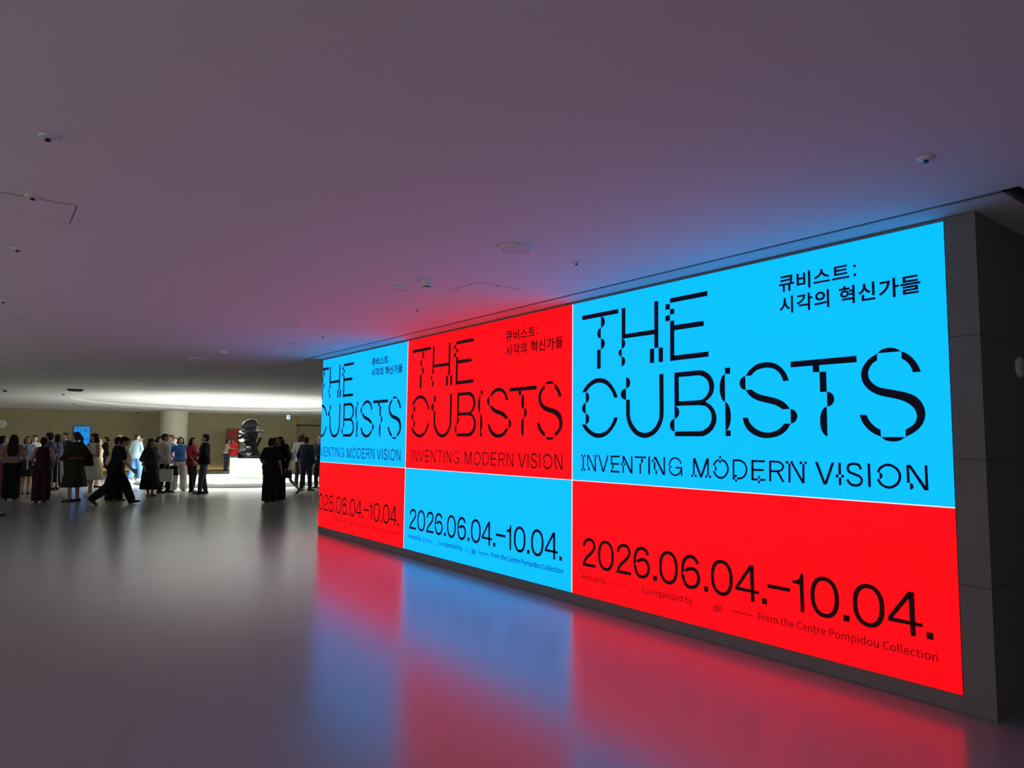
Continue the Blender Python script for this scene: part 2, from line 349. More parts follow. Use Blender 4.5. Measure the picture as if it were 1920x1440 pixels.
[5993,4117,5973,4106,5953,4097,5933,4087,5913,4076,5894,4063,5876,4048,5858,4030,5842,4012,5826,3993,5813,3975,5802,3956,5792,3936,5785,3917,5779,3897,5775,3877,5773,3857,5773,3836,5775,3815,5778,3795,5782,3776,5788,3758,5795,3741,5804,3725,5814,3709,5825,3693,5837,3677,5852,3662,5867,3647,5884,3632,5901,3619,5920,3607,5941,3595,5962,3584,5984,3574,6006,3565,6028,3557,6050,3550,6073,3545,6096,3539,6119,3533,6143,3527,6168,3521,6192,3515,6216,3508,6239,3501,6260,3494,6281,3486,6301,3478,6320,3469,6338,3459,6355,3448,6373,3435,6389,3422,6404,3408,6416,3394,6427,3380,6436,3365,6444,3349,6449,3333,6454,3318,6456,3303,6457,3287,6457,3272,6455,3257,6451,3243,6447,3229,6442,3216,6435,3203,6426,3190,6414,3177,6398,3164,6379,3151,6358,3137,6337,3124,6316,3110,6315,3023,6335,3033,6356,3042,6376,3051,6396,3062,6415,3074,6435,3088,6454,3104,6473,3121,6491,3139,6506,3158,6519,3177,6530,3197,6539,3218,6547,3239,6552,3259,6556,3279,6558,3297,6559,3316,6558,3334,6555,3353,6552,3372,6546,3391,6540,3411,6532,3430,6524,3447,6514,3463,6503,3479,6491,3493,6479,3507,6465,3520,6449,3532,6433,3543,6415,3553,6396,3562,6377,3571,6357,3579,6337,3586,6315,3593,6293,3599,6270,3605,6245,3612,6219,3618,6193,3624,6167,3630,6141,3636,6115,3642,6089,3648,6064,3654,6040,3660,6019,3667,6000,3675,5984,3683,5970,3691,5956,3700,5943,3711,5930,3723,5917,3736,5905,3750,5895,3764,5886,3779,5879,3794,5874,3811,5870,3827,5868,3844,5867,3860,5869,3876,5872,3893,5878,3909,5884,3924,5891,3938,5898,3951,5907,3963,5917,3975,5926,3985,5936,3994,5947,4002,5958,4009,5969,4015,5980,4021,5991,4028],
[5735,3316,5741,3296,5748,3275,5755,3255,5762,3235,5772,3215,5783,3196,5796,3177,5810,3158,5824,3141,5838,3125,5853,3111,5867,3098,5882,3087,5898,3076,5915,3066,5932,3056,5951,3047,5970,3039,5989,3031,6008,3022,6005,3114,5993,3121,5981,3127,5970,3133,5958,3140,5946,3149,5933,3160,5919,3173,5904,3187,5891,3201,5880,3214,5871,3226,5864,3237,5858,3248,5852,3259,5847,3269,5843,3278,5840,3287,5837,3296,5835,3305,5832,3314],
[6313,3021,6283,3021,6252,3020,6221,3020,6190,3020,6160,3020,6129,3020,6099,3020,6068,3020,6038,3020,6007,3021,6007,3021,6018,3012,6029,3002,6039,2993,6051,2985,6065,2978,6081,2972,6100,2967,6119,2964,6139,2961,6158,2960,6177,2961,6196,2963,6216,2967,6234,2971,6250,2977,6265,2984,6278,2993,6290,3002,6301,3012,6313,3021]]
SUBTITLE_INVENTING = [[306,2643,343,2643,343,2407,306,2406],
[266,2676,308,2677,308,2640,266,2639],
[343,2677,386,2678,386,2642,343,2641],
[266,2406,308,2408,308,2368,266,2367],
[343,2409,386,2411,386,2371,343,2370],
[432,2679,464,2680,463,2454,432,2453],
[462,2454,470,2453,478,2451,486,2448,493,2443,498,2438,503,2431,506,2424,507,2417,507,2409,506,2402,503,2395,498,2388,493,2383,486,2378,478,2375,470,2373,462,2372],
[441,2680,482,2680,680,2370,637,2368],
[644,2643,681,2644,680,2370,643,2368],
[613,2681,645,2682,645,2643,613,2642],
[681,2680,717,2681,717,2644,681,2644],
[736,2678,774,2679,893,2370,854,2368],
[979,2678,1017,2679,899,2368,861,2366],
[1074,2678,1110,2679,1110,2508,1073,2507],
[1074,2678,1301,2679,1301,2648,1074,2644],
[1073,2542,1281,2547,1281,2511,1073,2507],
[1073,2401,1302,2403,1302,2370,1073,2366],
[1108,2507,1116,2506,1124,2504,1132,2501,1139,2496,1144,2491,1149,2484,1152,2477,1153,2470,1153,2463,1152,2455,1149,2448,1144,2442,1139,2436,1132,2432,1124,2429,1116,2427,1108,2426],
[1073,2426,1111,2427,1111,2368,1073,2366],
[1330,2547,1372,2548,1372,2508,1329,2507],
[1406,2547,1442,2549,1442,2510,1406,2509],
[1373,2678,1410,2679,1409,2549,1372,2547],
[1372,2508,1406,2509,1405,2369,1371,2368],
[1373,2678,1417,2679,1618,2371,1568,2369],
[1583,2676,1619,2676,1617,2371,1581,2369],
[1673,2677,1944,2677,1943,2645,1672,2646],
[1826,2644,1835,2643,1843,2641,1851,2638,1859,2633,1865,2627,1869,2620,1873,2612,1874,2604,1874,2596,1873,2588,1869,2581,1865,2574,1859,2568,1851,2563,1843,2559,1835,2557,1826,2556],
[1788,2556,1826,2557,1824,2370,1787,2368],
[1995,2680,2036,2681,2033,2368,1992,2367],
[2122,2678,2162,2679,2161,2625,2121,2624],
[2076,2621,2121,2622,2121,2587,2075,2585],
[2121,2587,2158,2588,2157,2458,2120,2456],
[2158,2458,2165,2457,2172,2455,2179,2451,2185,2446,2190,2440,2194,2434,2197,2426,2198,2418,2198,2410,2197,2402,2194,2395,2190,2388,2185,2382,2179,2377,2172,2374,2165,2372,2158,2371],
[2126,2676,2175,2677,2371,2372,2324,2370],
[2340,2678,2375,2679,2371,2372,2337,2371],
[2708,2566,2702,2577,2697,2588,2693,2598,2688,2607,2683,2615,2675,2622,2664,2630,2650,2638,2635,2645,2619,2651,2604,2655,2591,2656,2578,2654,2564,2650,2549,2644,2535,2637,2522,2628,2512,2618,2503,2608,2496,2596,2490,2581,2484,2566,2478,2550,2472,2534,2447,2545,2453,2560,2459,2575,2465,2592,2472,2608,2481,2623,2492,2637,2506,2649,2521,2660,2537,2669,2555,2676,2572,2681,2590,2683,2609,2682,2627,2677,2646,2670,2663,2662,2678,2653,2692,2644,2703,2633,2711,2622,2717,2610,2722,2599,2727,2589,2732,2579],
[2478,2538,2485,2538,2491,2537,2497,2535,2503,2533,2507,2530,2511,2526,2513,2523,2514,2519,2514,2515,2513,2511,2511,2507,2507,2504,2503,2501,2497,2499,2491,2497,2485,2496,2478,2496],
[2471,2501,2478,2487,2483,2472,2488,2458,2494,2446,2501,2435,2509,2426,2520,2417,2534,2409,2549,2401,2565,2396,2580,2392,2593,2390,2606,2391,2620,2395,2635,2401,2648,2408,2661,2416,2672,2424,2680,2432,2686,2441,2692,2452,2698,2465,2703,2477,2710,2490,2735,2477,2728,2465,2723,2453,2717,2440,2710,2427,2701,2414,2690,2403,2677,2393,2662,2384,2646,2376,2629,2369,2611,2364,2593,2363,2575,2364,2556,2369,2538,2376,2520,2385,2504,2394,2490,2405,2479,2418,2470,2433,2463,2447,2457,2462,2452,2476,2446,2489],
[2601,2520,2744,2520,2743,2492,2601,2492],
[2713,2512,2744,2513,2742,2371,2711,2369]]
SUBTITLE_MODERN = [[2967,2674,3000,2674,2996,2405,2963,2404],
[3249,2675,3283,2676,3279,2404,3245,2403],
[2967,2674,3017,2675,3144,2367,3104,2365],
[3233,2675,3283,2676,3144,2367,3104,2365],
[2928,2404,2964,2406,2963,2366,2928,2365],
[2997,2402,3038,2404,3038,2367,2997,2366],
[3208,2403,3245,2405,3244,2366,3207,2364],
[3280,2403,3319,2405,3319,2366,3279,2364],
[3395,2564,3401,2563,3408,2561,3414,2558,3420,2553,3424,2547,3428,2540,3430,2532,3432,2524,3432,2516,3430,2509,3428,2501,3424,2494,3420,2488,3414,2483,3408,2480,3401,2478,3395,2477],
[3480,2720,3519,2721,3519,2680,3479,2679],
[3479,2646,3518,2647,3517,2611,3478,2610],
[3526,2679,3541,2672,3556,2666,3572,2660,3589,2653,3604,2643,3618,2630,3630,2614,3640,2597,3648,2577,3655,2557,3658,2537,3659,2516,3656,2496,3650,2476,3642,2457,3632,2438,3620,2421,3608,2406,3594,2394,3579,2383,3562,2373,3545,2366,3527,2361,3509,2359,3491,2360,3472,2364,3455,2371,3438,2378,3423,2387,3409,2397,3397,2408,3388,2420,3380,2433,3374,2445,3368,2457,3361,2468,3389,2485,3396,2473,3403,2460,3409,2449,3415,2439,3422,2430,3430,2423,3440,2415,3453,2408,3467,2401,3482,2396,3495,2393,3508,2392,3520,2394,3534,2397,3548,2403,3561,2410,3574,2419,3584,2429,3594,2441,3604,2455,3612,2471,3620,2487,3624,2503,3626,2518,3626,2533,3623,2549,3617,2566,3610,2582,3602,2597,3594,2608,3585,2617,3573,2624,3560,2630,3544,2636,3528,2642,3513,2649],
[3486,2648,3474,2642,3462,2636,3449,2630,3438,2624,3428,2618,3421,2612,3415,2605,3410,2598,3405,2589,3400,2579,3395,2568,3390,2558,3361,2573,3366,2583,3370,2593,3375,2604,3381,2615,3389,2626,3398,2636,3410,2645,3422,2653,3435,2659,3447,2665,3460,2671,3471,2677],
[3731,2675,3764,2676,3759,2366,3726,2364],
[3747,2675,3757,2675,3768,2675,3778,2676,3789,2676,3800,2676,3810,2676,3820,2677,3830,2677,3841,2677,3852,2677,3865,2676,3877,2672,3890,2667,3904,2661,3919,2654,3933,2646,3946,2636,3958,2624,3968,2611,3977,2596,3984,2580,3990,2563,3994,2545,3995,2527,3994,2508,3989,2489,3983,2469,3974,2450,3965,2433,3955,2418,3942,2406,3928,2395,3913,2387,3899,2381,3885,2376,3872,2371,3860,2368,3848,2367,3837,2366,3827,2367,3818,2367,3808,2367,3807,2398,3818,2398,3828,2398,3837,2398,3845,2398,3854,2399,3863,2401,3874,2405,3887,2410,3900,2415,3911,2422,3922,2429,3930,2438,3938,2450,3946,2464,3953,2480,3959,2497,3963,2513,3964,2527,3963,2540,3960,2554,3955,2568,3949,2581,3942,2593,3934,2604,3926,2612,3915,2620,3904,2627,3891,2633,3879,2638,3868,2642,3859,2645,3850,2646,3841,2646,3831,2646,3821,2645,3810,2645,3800,2645,3790,2645,3779,2645,3769,2644,3758,2644,3748,2643],
[3762,2436,3804,2438,3803,2400,3762,2398],
[3770,2364,3808,2366,3807,2331,3769,2329],
[3726,2391,3769,2393,3769,2364,3726,2362],
[4065,2673,4105,2674,4099,2367,4059,2365],
[4065,2673,4297,2673,4296,2641,4065,2641],
[4063,2541,4274,2543,4273,2510,4062,2507],
[4064,2398,4176,2397,4175,2366,4063,2365],
[4210,2395,4298,2399,4297,2367,4209,2363],
[4175,2439,4210,2440,4209,2398,4175,2396],
[4174,2365,4208,2367,4207,2328,4173,2326],
[4367,2671,4404,2672,4398,2367,4361,2365],
[4375,2672,4390,2672,4406,2672,4422,2673,4437,2673,4453,2673,4467,2673,4480,2673,4492,2673,4504,2672,4516,2671,4527,2669,4539,2666,4550,2662,4561,2656,4571,2650,4580,2643,4588,2636,4595,2629,4601,2623,4605,2615,4608,2608,4610,2600,4610,2591,4609,2583,4607,2575,4604,2566,4600,2557,4595,2547,4589,2539,4581,2531,4571,2524,4561,2519,4550,2515,4539,2511,4528,2509,4517,2506,4507,2504,4496,2503,4485,2502,4474,2502,4463,2502,4452,2501,4441,2501,4430,2501,4418,2501,4406,2501,4395,2501,4383,2502,4384,2532,4395,2532,4407,2532,4418,2532,4430,2532,4441,2532,4452,2532,4462,2532,4473,2533,4483,2533,4493,2534,4502,2535,4511,2536,4521,2539,4530,2541,4540,2544,4548,2547,4556,2551,4561,2555,4565,2559,4569,2564,4573,2570,4576,2577,4578,2583,4579,2589,4579,2593,4579,2596,4579,2599,4577,2601,4575,2605,4572,2609,4567,2613,4561,2619,4554,2624,4546,2629,4537,2634,4529,2637,4521,2639,4512,2641,4502,2642,4491,2642,4479,2642,4466,2642,4453,2643,4438,2642,4423,2642,4407,2642,4391,2641,4375,2641],
[4486,2509,4525,2513,4614,2366,4572,2366],
[4637,2673,4680,2674,4679,2636,4636,2635],
[4713,2673,4752,2674,4751,2636,4712,2635],
[4679,2637,4714,2638,4708,2365,4673,2364],
[4712,2653,4744,2664,4926,2365,4885,2365],
[4896,2636,4931,2637,4924,2367,4889,2365],
[4855,2672,4896,2674,4895,2636,4854,2635],
[4929,2672,4966,2673,4965,2636,4929,2635]]
SUBTITLE_VISION = [[5086,2672,5128,2674,5246,2366,5205,2363],
[5329,2672,5370,2673,5254,2366,5212,2364],
[5424,2670,5460,2671,5460,2510,5423,2508],
[5384,2508,5423,2510,5422,2470,5383,2469],
[5461,2507,5500,2509,5499,2471,5460,2469],
[5425,2470,5462,2471,5460,2368,5423,2366],
[5716,2584,5712,2594,5708,2605,5704,2615,5701,2623,5697,2629,5693,2633,5687,2636,5678,2639,5667,2642,5656,2644,5645,2645,5634,2645,5625,2644,5615,2642,5605,2639,5596,2636,5588,2632,5583,2629,5580,2625,5576,2620,5574,2614,5572,2608,5571,2602,5571,2596,5572,2591,5574,2584,5576,2578,5580,2572,5584,2566,5589,2562,5596,2558,5605,2554,5616,2551,5629,2548,5642,2544,5655,2539,5667,2534,5680,2529,5693,2524,5706,2519,5718,2512,5729,2505,5737,2496,5744,2487,5750,2477,5754,2467,5756,2457,5757,2446,5755,2434,5752,2423,5748,2412,5742,2401,5735,2390,5726,2381,5716,2374,5705,2368,5693,2363,5680,2360,5667,2357,5654,2356,5641,2357,5628,2358,5614,2361,5600,2365,5587,2370,5574,2378,5563,2387,5554,2398,5546,2409,5539,2420,5533,2430,5526,2440,5555,2460,5562,2449,5569,2438,5575,2428,5581,2419,5588,2412,5594,2406,5602,2402,5612,2398,5622,2395,5633,2393,5644,2391,5654,2391,5663,2392,5672,2394,5682,2396,5690,2400,5698,2404,5703,2408,5708,2413,5712,2419,5716,2426,5719,2434,5721,2441,5722,2447,5722,2452,5720,2457,5718,2462,5715,2467,5711,2473,5706,2477,5700,2482,5690,2487,5679,2492,5667,2497,5654,2502,5643,2506,5631,2510,5619,2514,5606,2517,5593,2521,5580,2527,5569,2534,5559,2542,5551,2552,5545,2562,5541,2573,5538,2583,5536,2594,5536,2605,5538,2616,5541,2626,5546,2637,5552,2647,5561,2656,5571,2663,5582,2668,5594,2673,5607,2676,5620,2678,5633,2679,5646,2679,5660,2678,5674,2676,5688,2673,5701,2668,5714,2661,5724,2651,5731,2639,5737,2628,5741,2617,5744,2607,5748,2598],
[5821,2671,5857,2672,5858,2364,5822,2362],
[5937,2569,5942,2577,5946,2586,5951,2596,5956,2605,5962,2615,5970,2625,5979,2633,5989,2641,5999,2649,6009,2655,6019,2661,6029,2666,6038,2670,6047,2674,6056,2676,6065,2678,6075,2679,6086,2679,6097,2678,6108,2676,6120,2673,6133,2670,6145,2665,6157,2659,6169,2652,6180,2644,6192,2635,6203,2625,6213,2614,6221,2603,6228,2591,6234,2579,6239,2566,6243,2552,6245,2538,6246,2524,6245,2509,6243,2494,6239,2478,6234,2463,6228,2449,6221,2435,6213,2423,6203,2411,6192,2401,6181,2392,6169,2384,6159,2378,6148,2372,6137,2366,6126,2362,6114,2359,6102,2357,6089,2356,6076,2356,6063,2358,6049,2361,6036,2364,6024,2369,6012,2374,6002,2380,5993,2387,5984,2394,5977,2401,5970,2409,5964,2416,5958,2425,5952,2433,5948,2442,5943,2450,5939,2457,5935,2465,5965,2482,5970,2474,5974,2465,5978,2458,5982,2451,5986,2444,5991,2438,5996,2431,6002,2425,6008,2419,6014,2413,6020,2409,6028,2405,6036,2401,6047,2397,6058,2394,6069,2392,6079,2390,6089,2390,6098,2391,6106,2392,6115,2395,6123,2398,6132,2402,6141,2407,6150,2413,6160,2420,6169,2427,6178,2435,6186,2444,6192,2453,6197,2463,6202,2475,6206,2487,6209,2500,6211,2513,6211,2524,6211,2535,6209,2545,6206,2555,6203,2565,6198,2575,6193,2584,6186,2592,6178,2601,6169,2609,6160,2617,6150,2623,6141,2629,6131,2634,6122,2637,6112,2640,6102,2642,6092,2644,6084,2644,6076,2645,6070,2644,6064,2643,6058,2641,6051,2639,6044,2635,6036,2631,6027,2626,6018,2621,6010,2614,6002,2608,5995,2601,5990,2595,5985,2588,5981,2580,5977,2571,5972,2562,5967,2552],
[5972,2560,5979,2559,5986,2557,5992,2553,5998,2549,6003,2543,6007,2536,6009,2529,6011,2521,6011,2513,6009,2505,6007,2498,6003,2491,5998,2485,5992,2481,5986,2477,5979,2475,5972,2474],
[6310,2669,6343,2670,6345,2445,6310,2443],
[6345,2444,6353,2444,6361,2441,6368,2438,6374,2433,6380,2427,6384,2421,6387,2413,6388,2405,6388,2397,6387,2390,6384,2382,6380,2375,6374,2370,6368,2365,6361,2361,6353,2359,6345,2358],
[6322,2670,6361,2671,6562,2363,6514,2361],
[6524,2670,6558,2672,6562,2363,6528,2361]]
FIGURE_ONE = [[4827,1093,4825,1083,4823,1072,4821,1061,4818,1051,4814,1042,4808,1033,4801,1024,4794,1016,4786,1009,4777,1003,4768,998,4759,993,4749,990,4739,987,4731,984,4723,983,4716,982,4710,982,4704,983,4698,983,4701,941,4713,941,4725,941,4737,942,4749,942,4760,941,4771,940,4781,939,4790,937,4800,935,4809,934],
[4809,934,4827,1093,4873,1095,4876,562,4818,564]]
FIGURE_0 = [[207,555,178,553,153,548,130,541,109,530,89,516,71,500,55,481,41,460,28,436,18,409,10,381,5,350,1,317,0,277,1,238,5,204,10,174,18,145,28,119,41,95,55,74,71,54,89,38,109,25,130,14,153,6,178,2,207,0,207,59,187,60,170,64,154,70,140,78,126,89,114,102,103,117,93,134,85,153,78,173,72,196,68,220,66,246,65,277,66,308,68,335,72,359,78,381,85,402,93,421,103,438,114,453,126,466,140,476,154,485,170,491,187,494,207,496],
[207,0,237,2,262,6,285,14,306,25,325,38,343,54,359,74,374,95,386,119,396,145,404,174,410,204,413,238,414,277,413,317,410,350,404,381,396,409,386,436,374,460,359,481,343,500,325,516,306,530,285,541,262,548,237,553,207,555,207,496,228,494,245,491,260,485,275,476,288,466,301,453,312,438,321,421,330,402,337,381,342,359,346,335,349,308,349,277,349,246,346,220,342,196,337,173,330,153,321,134,312,117,301,102,288,89,275,78,260,70,245,64,228,60,207,59]]
FIGURE_2 = [[1218,944,1220,953,1221,962,1223,973,1225,985,1229,999,1235,1012,1243,1024,1251,1036,1260,1048,1271,1059,1282,1070,1295,1079,1308,1087,1321,1094,1336,1099,1350,1104,1364,1107,1378,1109,1391,1111,1406,1112,1420,1111,1435,1110,1450,1107,1465,1103,1479,1097,1492,1090,1505,1082,1517,1073,1529,1062,1539,1051,1547,1038,1554,1025,1560,1011,1564,996,1566,981,1567,967,1566,952,1564,938,1560,923,1555,908,1548,893,1539,878,1528,863,1515,849,1501,835,1487,821,1472,807,1456,794,1439,779,1420,764,1401,750,1383,736,1366,723,1352,711,1341,700,1331,690,1322,681,1315,672,1308,663,1302,654,1297,645,1293,635,1289,624,1285,612,1281,599,1277,587,1217,608,1222,620,1225,632,1230,645,1235,658,1241,672,1248,686,1257,699,1265,711,1275,722,1286,734,1297,745,1310,758,1326,772,1344,786,1363,800,1382,814,1399,828,1415,841,1430,854,1444,867,1457,880,1469,892,1479,903,1487,914,1493,923,1497,932,1500,941,1502,950,1503,958,1504,967,1503,975,1502,983,1500,991,1497,999,1493,1006,1489,1012,1484,1018,1477,1024,1469,1030,1461,1036,1452,1040,1444,1044,1436,1046,1427,1048,1417,1049,1407,1049,1397,1048,1386,1047,1376,1045,1366,1043,1356,1040,1346,1036,1338,1032,1330,1027,1323,1022,1315,1015,1308,1007,1301,998,1295,990,1291,982,1288,976,1286,970,1285,962,1283,953,1282,942,1280,932],
[1205,603,1258,624,1579,621,1578,565,1208,559]]
FIGURE_4 = [[6272,1092,6346,1093,6348,564,6287,562],
[6272,1092,6283,1011,6083,743,6019,741],
[6272,1092,6308,1093,6310,1020,6283,1011],
[6019,741,6083,743,6285,737,6432,735,6428,689,6286,690,6021,688]]
FIGURE_6 = [[1945,960,1943,965,1941,969,1940,972,1939,974,1938,976,1934,982,1929,991,1923,1001,1917,1010,1911,1019,1906,1025,1900,1030,1891,1034,1880,1039,1867,1043,1853,1046,1841,1047,1829,1047,1818,1046,1806,1043,1794,1039,1782,1034,1771,1027,1762,1021,1754,1012,1745,1003,1737,991,1730,978,1723,965,1718,951,1713,937,1709,922,1706,906,1703,889,1702,872,1700,855,1700,838,1700,821,1701,803,1703,786,1705,769,1708,753,1711,737,1714,722,1718,707,1722,693,1727,680,1732,669,1738,657,1745,646,1752,636,1758,629,1765,623,1772,619,1781,615,1793,612,1807,610,1822,610,1836,611,1850,613,1862,616,1876,621,1889,627,1902,634,1913,643,1922,651,1930,660,1937,672,1943,686,1949,700,1953,715,1956,727,1958,739,1958,750,1958,761,1956,771,1953,782,1949,792,1945,802,1939,812,1933,821,1927,829,1920,836,1913,841,1904,845,1892,848,1878,851,1864,852,1851,853,1838,852,1827,849,1814,845,1802,840,1790,834,1779,827,1770,820,1763,812,1756,802,1749,790,1742,775,1734,760,1726,745,1671,776,1678,790,1686,804,1693,819,1702,835,1713,851,1727,866,1742,878,1758,889,1775,897,1793,905,1811,910,1830,914,1849,916,1868,915,1888,913,1907,909,1926,904,1943,896,1959,885,1972,873,1984,859,1993,845,2001,830,2008,816,2013,801,2017,785,2020,768,2021,751,2021,734,2018,716,2014,698,2009,680,2001,661,1992,642,1981,624,1968,608,1953,594,1936,582,1918,571,1900,563,1881,556,1862,551,1843,548,1822,547,1802,548,1782,550,1763,555,1744,562,1728,572,1713,584,1702,598,1692,612,1684,626,1676,641,1669,656,1662,673,1657,690,1653,707,1649,725,1645,742,1643,760,1640,779,1638,799,1637,818,1637,838,1638,858,1639,877,1641,896,1644,916,1647,936,1652,955,1659,973,1666,991,1674,1008,1684,1025,1695,1041,1708,1056,1722,1069,1737,1080,1753,1090,1771,1098,1789,1104,1807,1108,1826,1110,1845,1110,1864,1108,1883,1104,1901,1098,1917,1091,1933,1083,1948,1071,1960,1058,1970,1045,1977,1033,1983,1023,1988,1015,1992,1009,1996,1002,1999,995,2000,991,2001,988,2003,985]]
SUBTITLE = SUBTITLE_INVENTING + SUBTITLE_MODERN + SUBTITLE_VISION
DIGITS = [('2', 0.1533, 0.3403), ('0', 0.3665, 0.5746), ('2', 0.6046, 0.7901), ('6', 0.8159, 1.0118), ('.', 1.0438, 1.0893), ('0', 1.1112, 1.3163), ('6', 1.3486, 1.5431), ('.', 1.5789, 1.6195), ('0', 1.6445, 1.8514), ('4', 1.8717, 2.0814), ('.', 2.1012, 2.144), ('-', 2.1493, 2.3319), ('0', 2.4851, 2.6914), ('.', 2.7177, 2.7613), ('0', 2.7839, 2.9912), ('4', 3.0099, 3.2179), ('.', 3.2372, 3.2768)]

# ------------------------------------------------------------------ the room
ZC = 2.97


def ceil_z(y): return ZC - max(0.0, y - 20.0) * 0.0085


def slab(name, outer, holes, zf, thick, m):
    """a horizontal slab with holes, bottom at zf(y)"""
    loops = [[Vector((x, y, 0)) for x, y in outer]] + [[Vector((x, y, 0)) for x, y in h] for h in holes]
    flat = [p for l in loops for p in l]
    tris = tessellate_polygon(loops)
    n = len(flat)
    v = [(p.x, p.y, zf(p.y)) for p in flat] + [(p.x, p.y, zf(p.y) + thick) for p in flat]
    f = [tuple(t) for t in tris] + [tuple(i + n for i in reversed(t)) for t in tris]
    k = 0
    for l in loops:
        c = len(l)
        for i in range(c):
            a, b = k + i, k + (i + 1) % c
            f.append((a, b, b + n, a + n))
        k += c
    s = MB(); s.add(v, f)
    return struct(s.build(name, m))


def circle(c, r, n=96): return [(c.x + r * math.cos(2 * math.pi * i / n), c.y + r * math.sin(2 * math.pi * i / n)) for i in range(n)]


struct(MB().box(-4.5, 24, -3.5, 39, -0.2, 0).build('floor', M['floor']))
slab('ceiling', [(-4.5, -3.5), (24, -3.5), (24, 20), (-4.5, 20)], [[(4.428, 1.318), (9.2, 1.318), (9.2, 11.97), (4.428, 11.97)]], ceil_z, 0.03, M['ceiling'])
slab('ceiling_far', [(-4.5, 20), (24, 20), (24, 39), (-4.5, 39)], [circle(PLAT, RING_R)], ceil_z, 0.05, M['ceiling'])
rc = MB()
n = 96
rings = []
for r, dz in ((RING_R + 0.05, 0.0), (RING_R + 0.05, 0.055)):
    rings.append([(PLAT.x + r * math.cos(2 * math.pi * i / n), PLAT.y + r * math.sin(2 * math.pi * i / n), ceil_z(PLAT.y + r * math.sin(2 * math.pi * i / n)) + 0.055 + dz) for i in range(n)])
rc.loft(rings)
struct(rc.build('ceiling_round_recess', M['ceiling']))
struct(MB().box(4.3, 9.4, 1.2, 12.1, 3.2, 3.25).box(4.3, 4.32, 1.2, 12.1, 3.001, 3.2).box(9.38, 9.4, 1.2, 12.1, 3.001, 3.2).box(4.32, 9.38, 1.2, 1.22, 3.001, 3.2).box(4.32, 9.38, 12.08, 12.1, 3.001, 3.2).build('ceiling_void', M['void']))

struct(MB().box(-4.5, 9.2, -3.7, -3.5, 0, 2.97).build('wall_back_light_block', M['soffit']))  # unseen wall added to cut ambient light from behind, pale to bounce some
struct(MB().box(9.0, 9.2, -3.5, 1.6, 0, 2.97).build('wall_right_back_light_block', M['pier']))  # unseen wall added to close this side to ambient light

struct(MB().box(-4.7, -4.5, 19.0, 28.0, 0, 2.97).build('wall_left_light_block', M['far_wall']))  # unseen wall piece added to shape the ambient light entering from the left

# the wall that carries the screen, its soffit and foot
SX = 4.687                                 # plane of the screen
SR, PW, SL = 1.7997, 3.4237, 11.6978       # right end, panel width, left end of the screen (metres along the wall)
ZB, ZT, ZS = 0.1031, 2.9463, 1.1896        # bottom, top and seam height
struct(MB().box(4.712, 9.0, 1.627, 11.70, 0.0, 2.969).build('wall_right', M['pier']))
struct(MB().box(4.690, 4.711, 1.627, 1.795, 0.0, 2.966).build('trim_1', M['pier']))
struct(MB().box(4.690, 4.711, 1.796, 11.70, 0.0, 0.1005).build('baseboard_right', M['pier']))
struct(MB().box(4.690, 4.711, 1.796, 11.70, 2.9485, 2.966).build('trim_2', M['lip']))
struct(MB().box(4.462, 9.0, 1.405, 11.93, 2.970, 3.05).build('ceiling_soffit', M['soffit']))
struct(MB().box(4.442, 4.4605, 1.385, 11.95, 2.967, 3.05).box(4.442, 9.0, 1.385, 1.4035, 2.967, 3.05).box(4.442, 9.0, 11.9315, 11.95, 2.967, 3.05).build('trim_3', M['lip']))
joints = MB()
for z in (0.7405, 1.481, 2.2215):
    joints.box(4.6885, 4.690, 1.6255, 1.795, z - 0.002, z + 0.002)
    joints.box(4.6885, 9.0, 1.6255, 1.627, z - 0.002, z + 0.002)
struct(joints.build('trim_4', M['seam']))

# far wall with its recess, the warm strip at its foot and the round column
struct(MB().box(-4.5, 13.64, 37.5, 37.8, 0, 2.82).build('wall_far', M['far_wall']))
struct(MB().box(13.64, 24, 38.0, 38.3, 0, 2.82).build('wall_far_recess', M['far_wall']))
struct(MB().box(13.641, 24, 37.6, 37.99, 2.42, 2.82).build('trim_5', M['far_wall']))
struct(MB().box(13.642, 24, 37.62, 37.99, 2.37, 2.415).build('trim_6', M['void']))
struct(MB().box(-4.5, 13.6, 37.36, 37.38, 0, 0.075).build('baseboard_far', M['far_wall']))
o = MB().box(-4.4, 13.5, 37.44, 37.47, 0.001, 0.03).build('light_strip', M['warm_led'])
tag(o, 'warm glowing light strip along the foot of the olive far wall', 'light')
o = MB().lathe([(0.57, 0), (0.57, 2.835)], 64, Matrix.Translation((6.98, 34.8, 0))).build('column', M['column'], smooth=True)
struct(o)

# ------------------------------------------------------------------ the big screen
led_root = empty('led_screen', (SX, (SR + SL) / 2, 0.0))
tag(led_root, 'huge glowing red and blue screen on the stone wall announcing an exhibition', 'screen')
LO = Vector(led_root.location)


def led_mb(): return MB()


def on_led(mb, name, m, parent, eps=0.0):
    """mesh made in world coordinates, hung under the screen"""
    me = mb.mesh(name)
    for v in me.vertices: v.co -= LO
    return link(name, me, parent, m)


on_led(MB().box(4.6895, 4.7105, SR - 0.003, SL, ZB - 0.002, ZT + 0.002), 'cabinet', M['dark'], led_root)


try:                                       # the sans-serif that ships inside Blender; the default font stands in for it
    FONT = bpy.data.fonts.load(bpy.utils.system_resource('DATAFILES', path='fonts') + '/Noto Sans CJK Regular.woff2')
except Exception:
    FONT = None


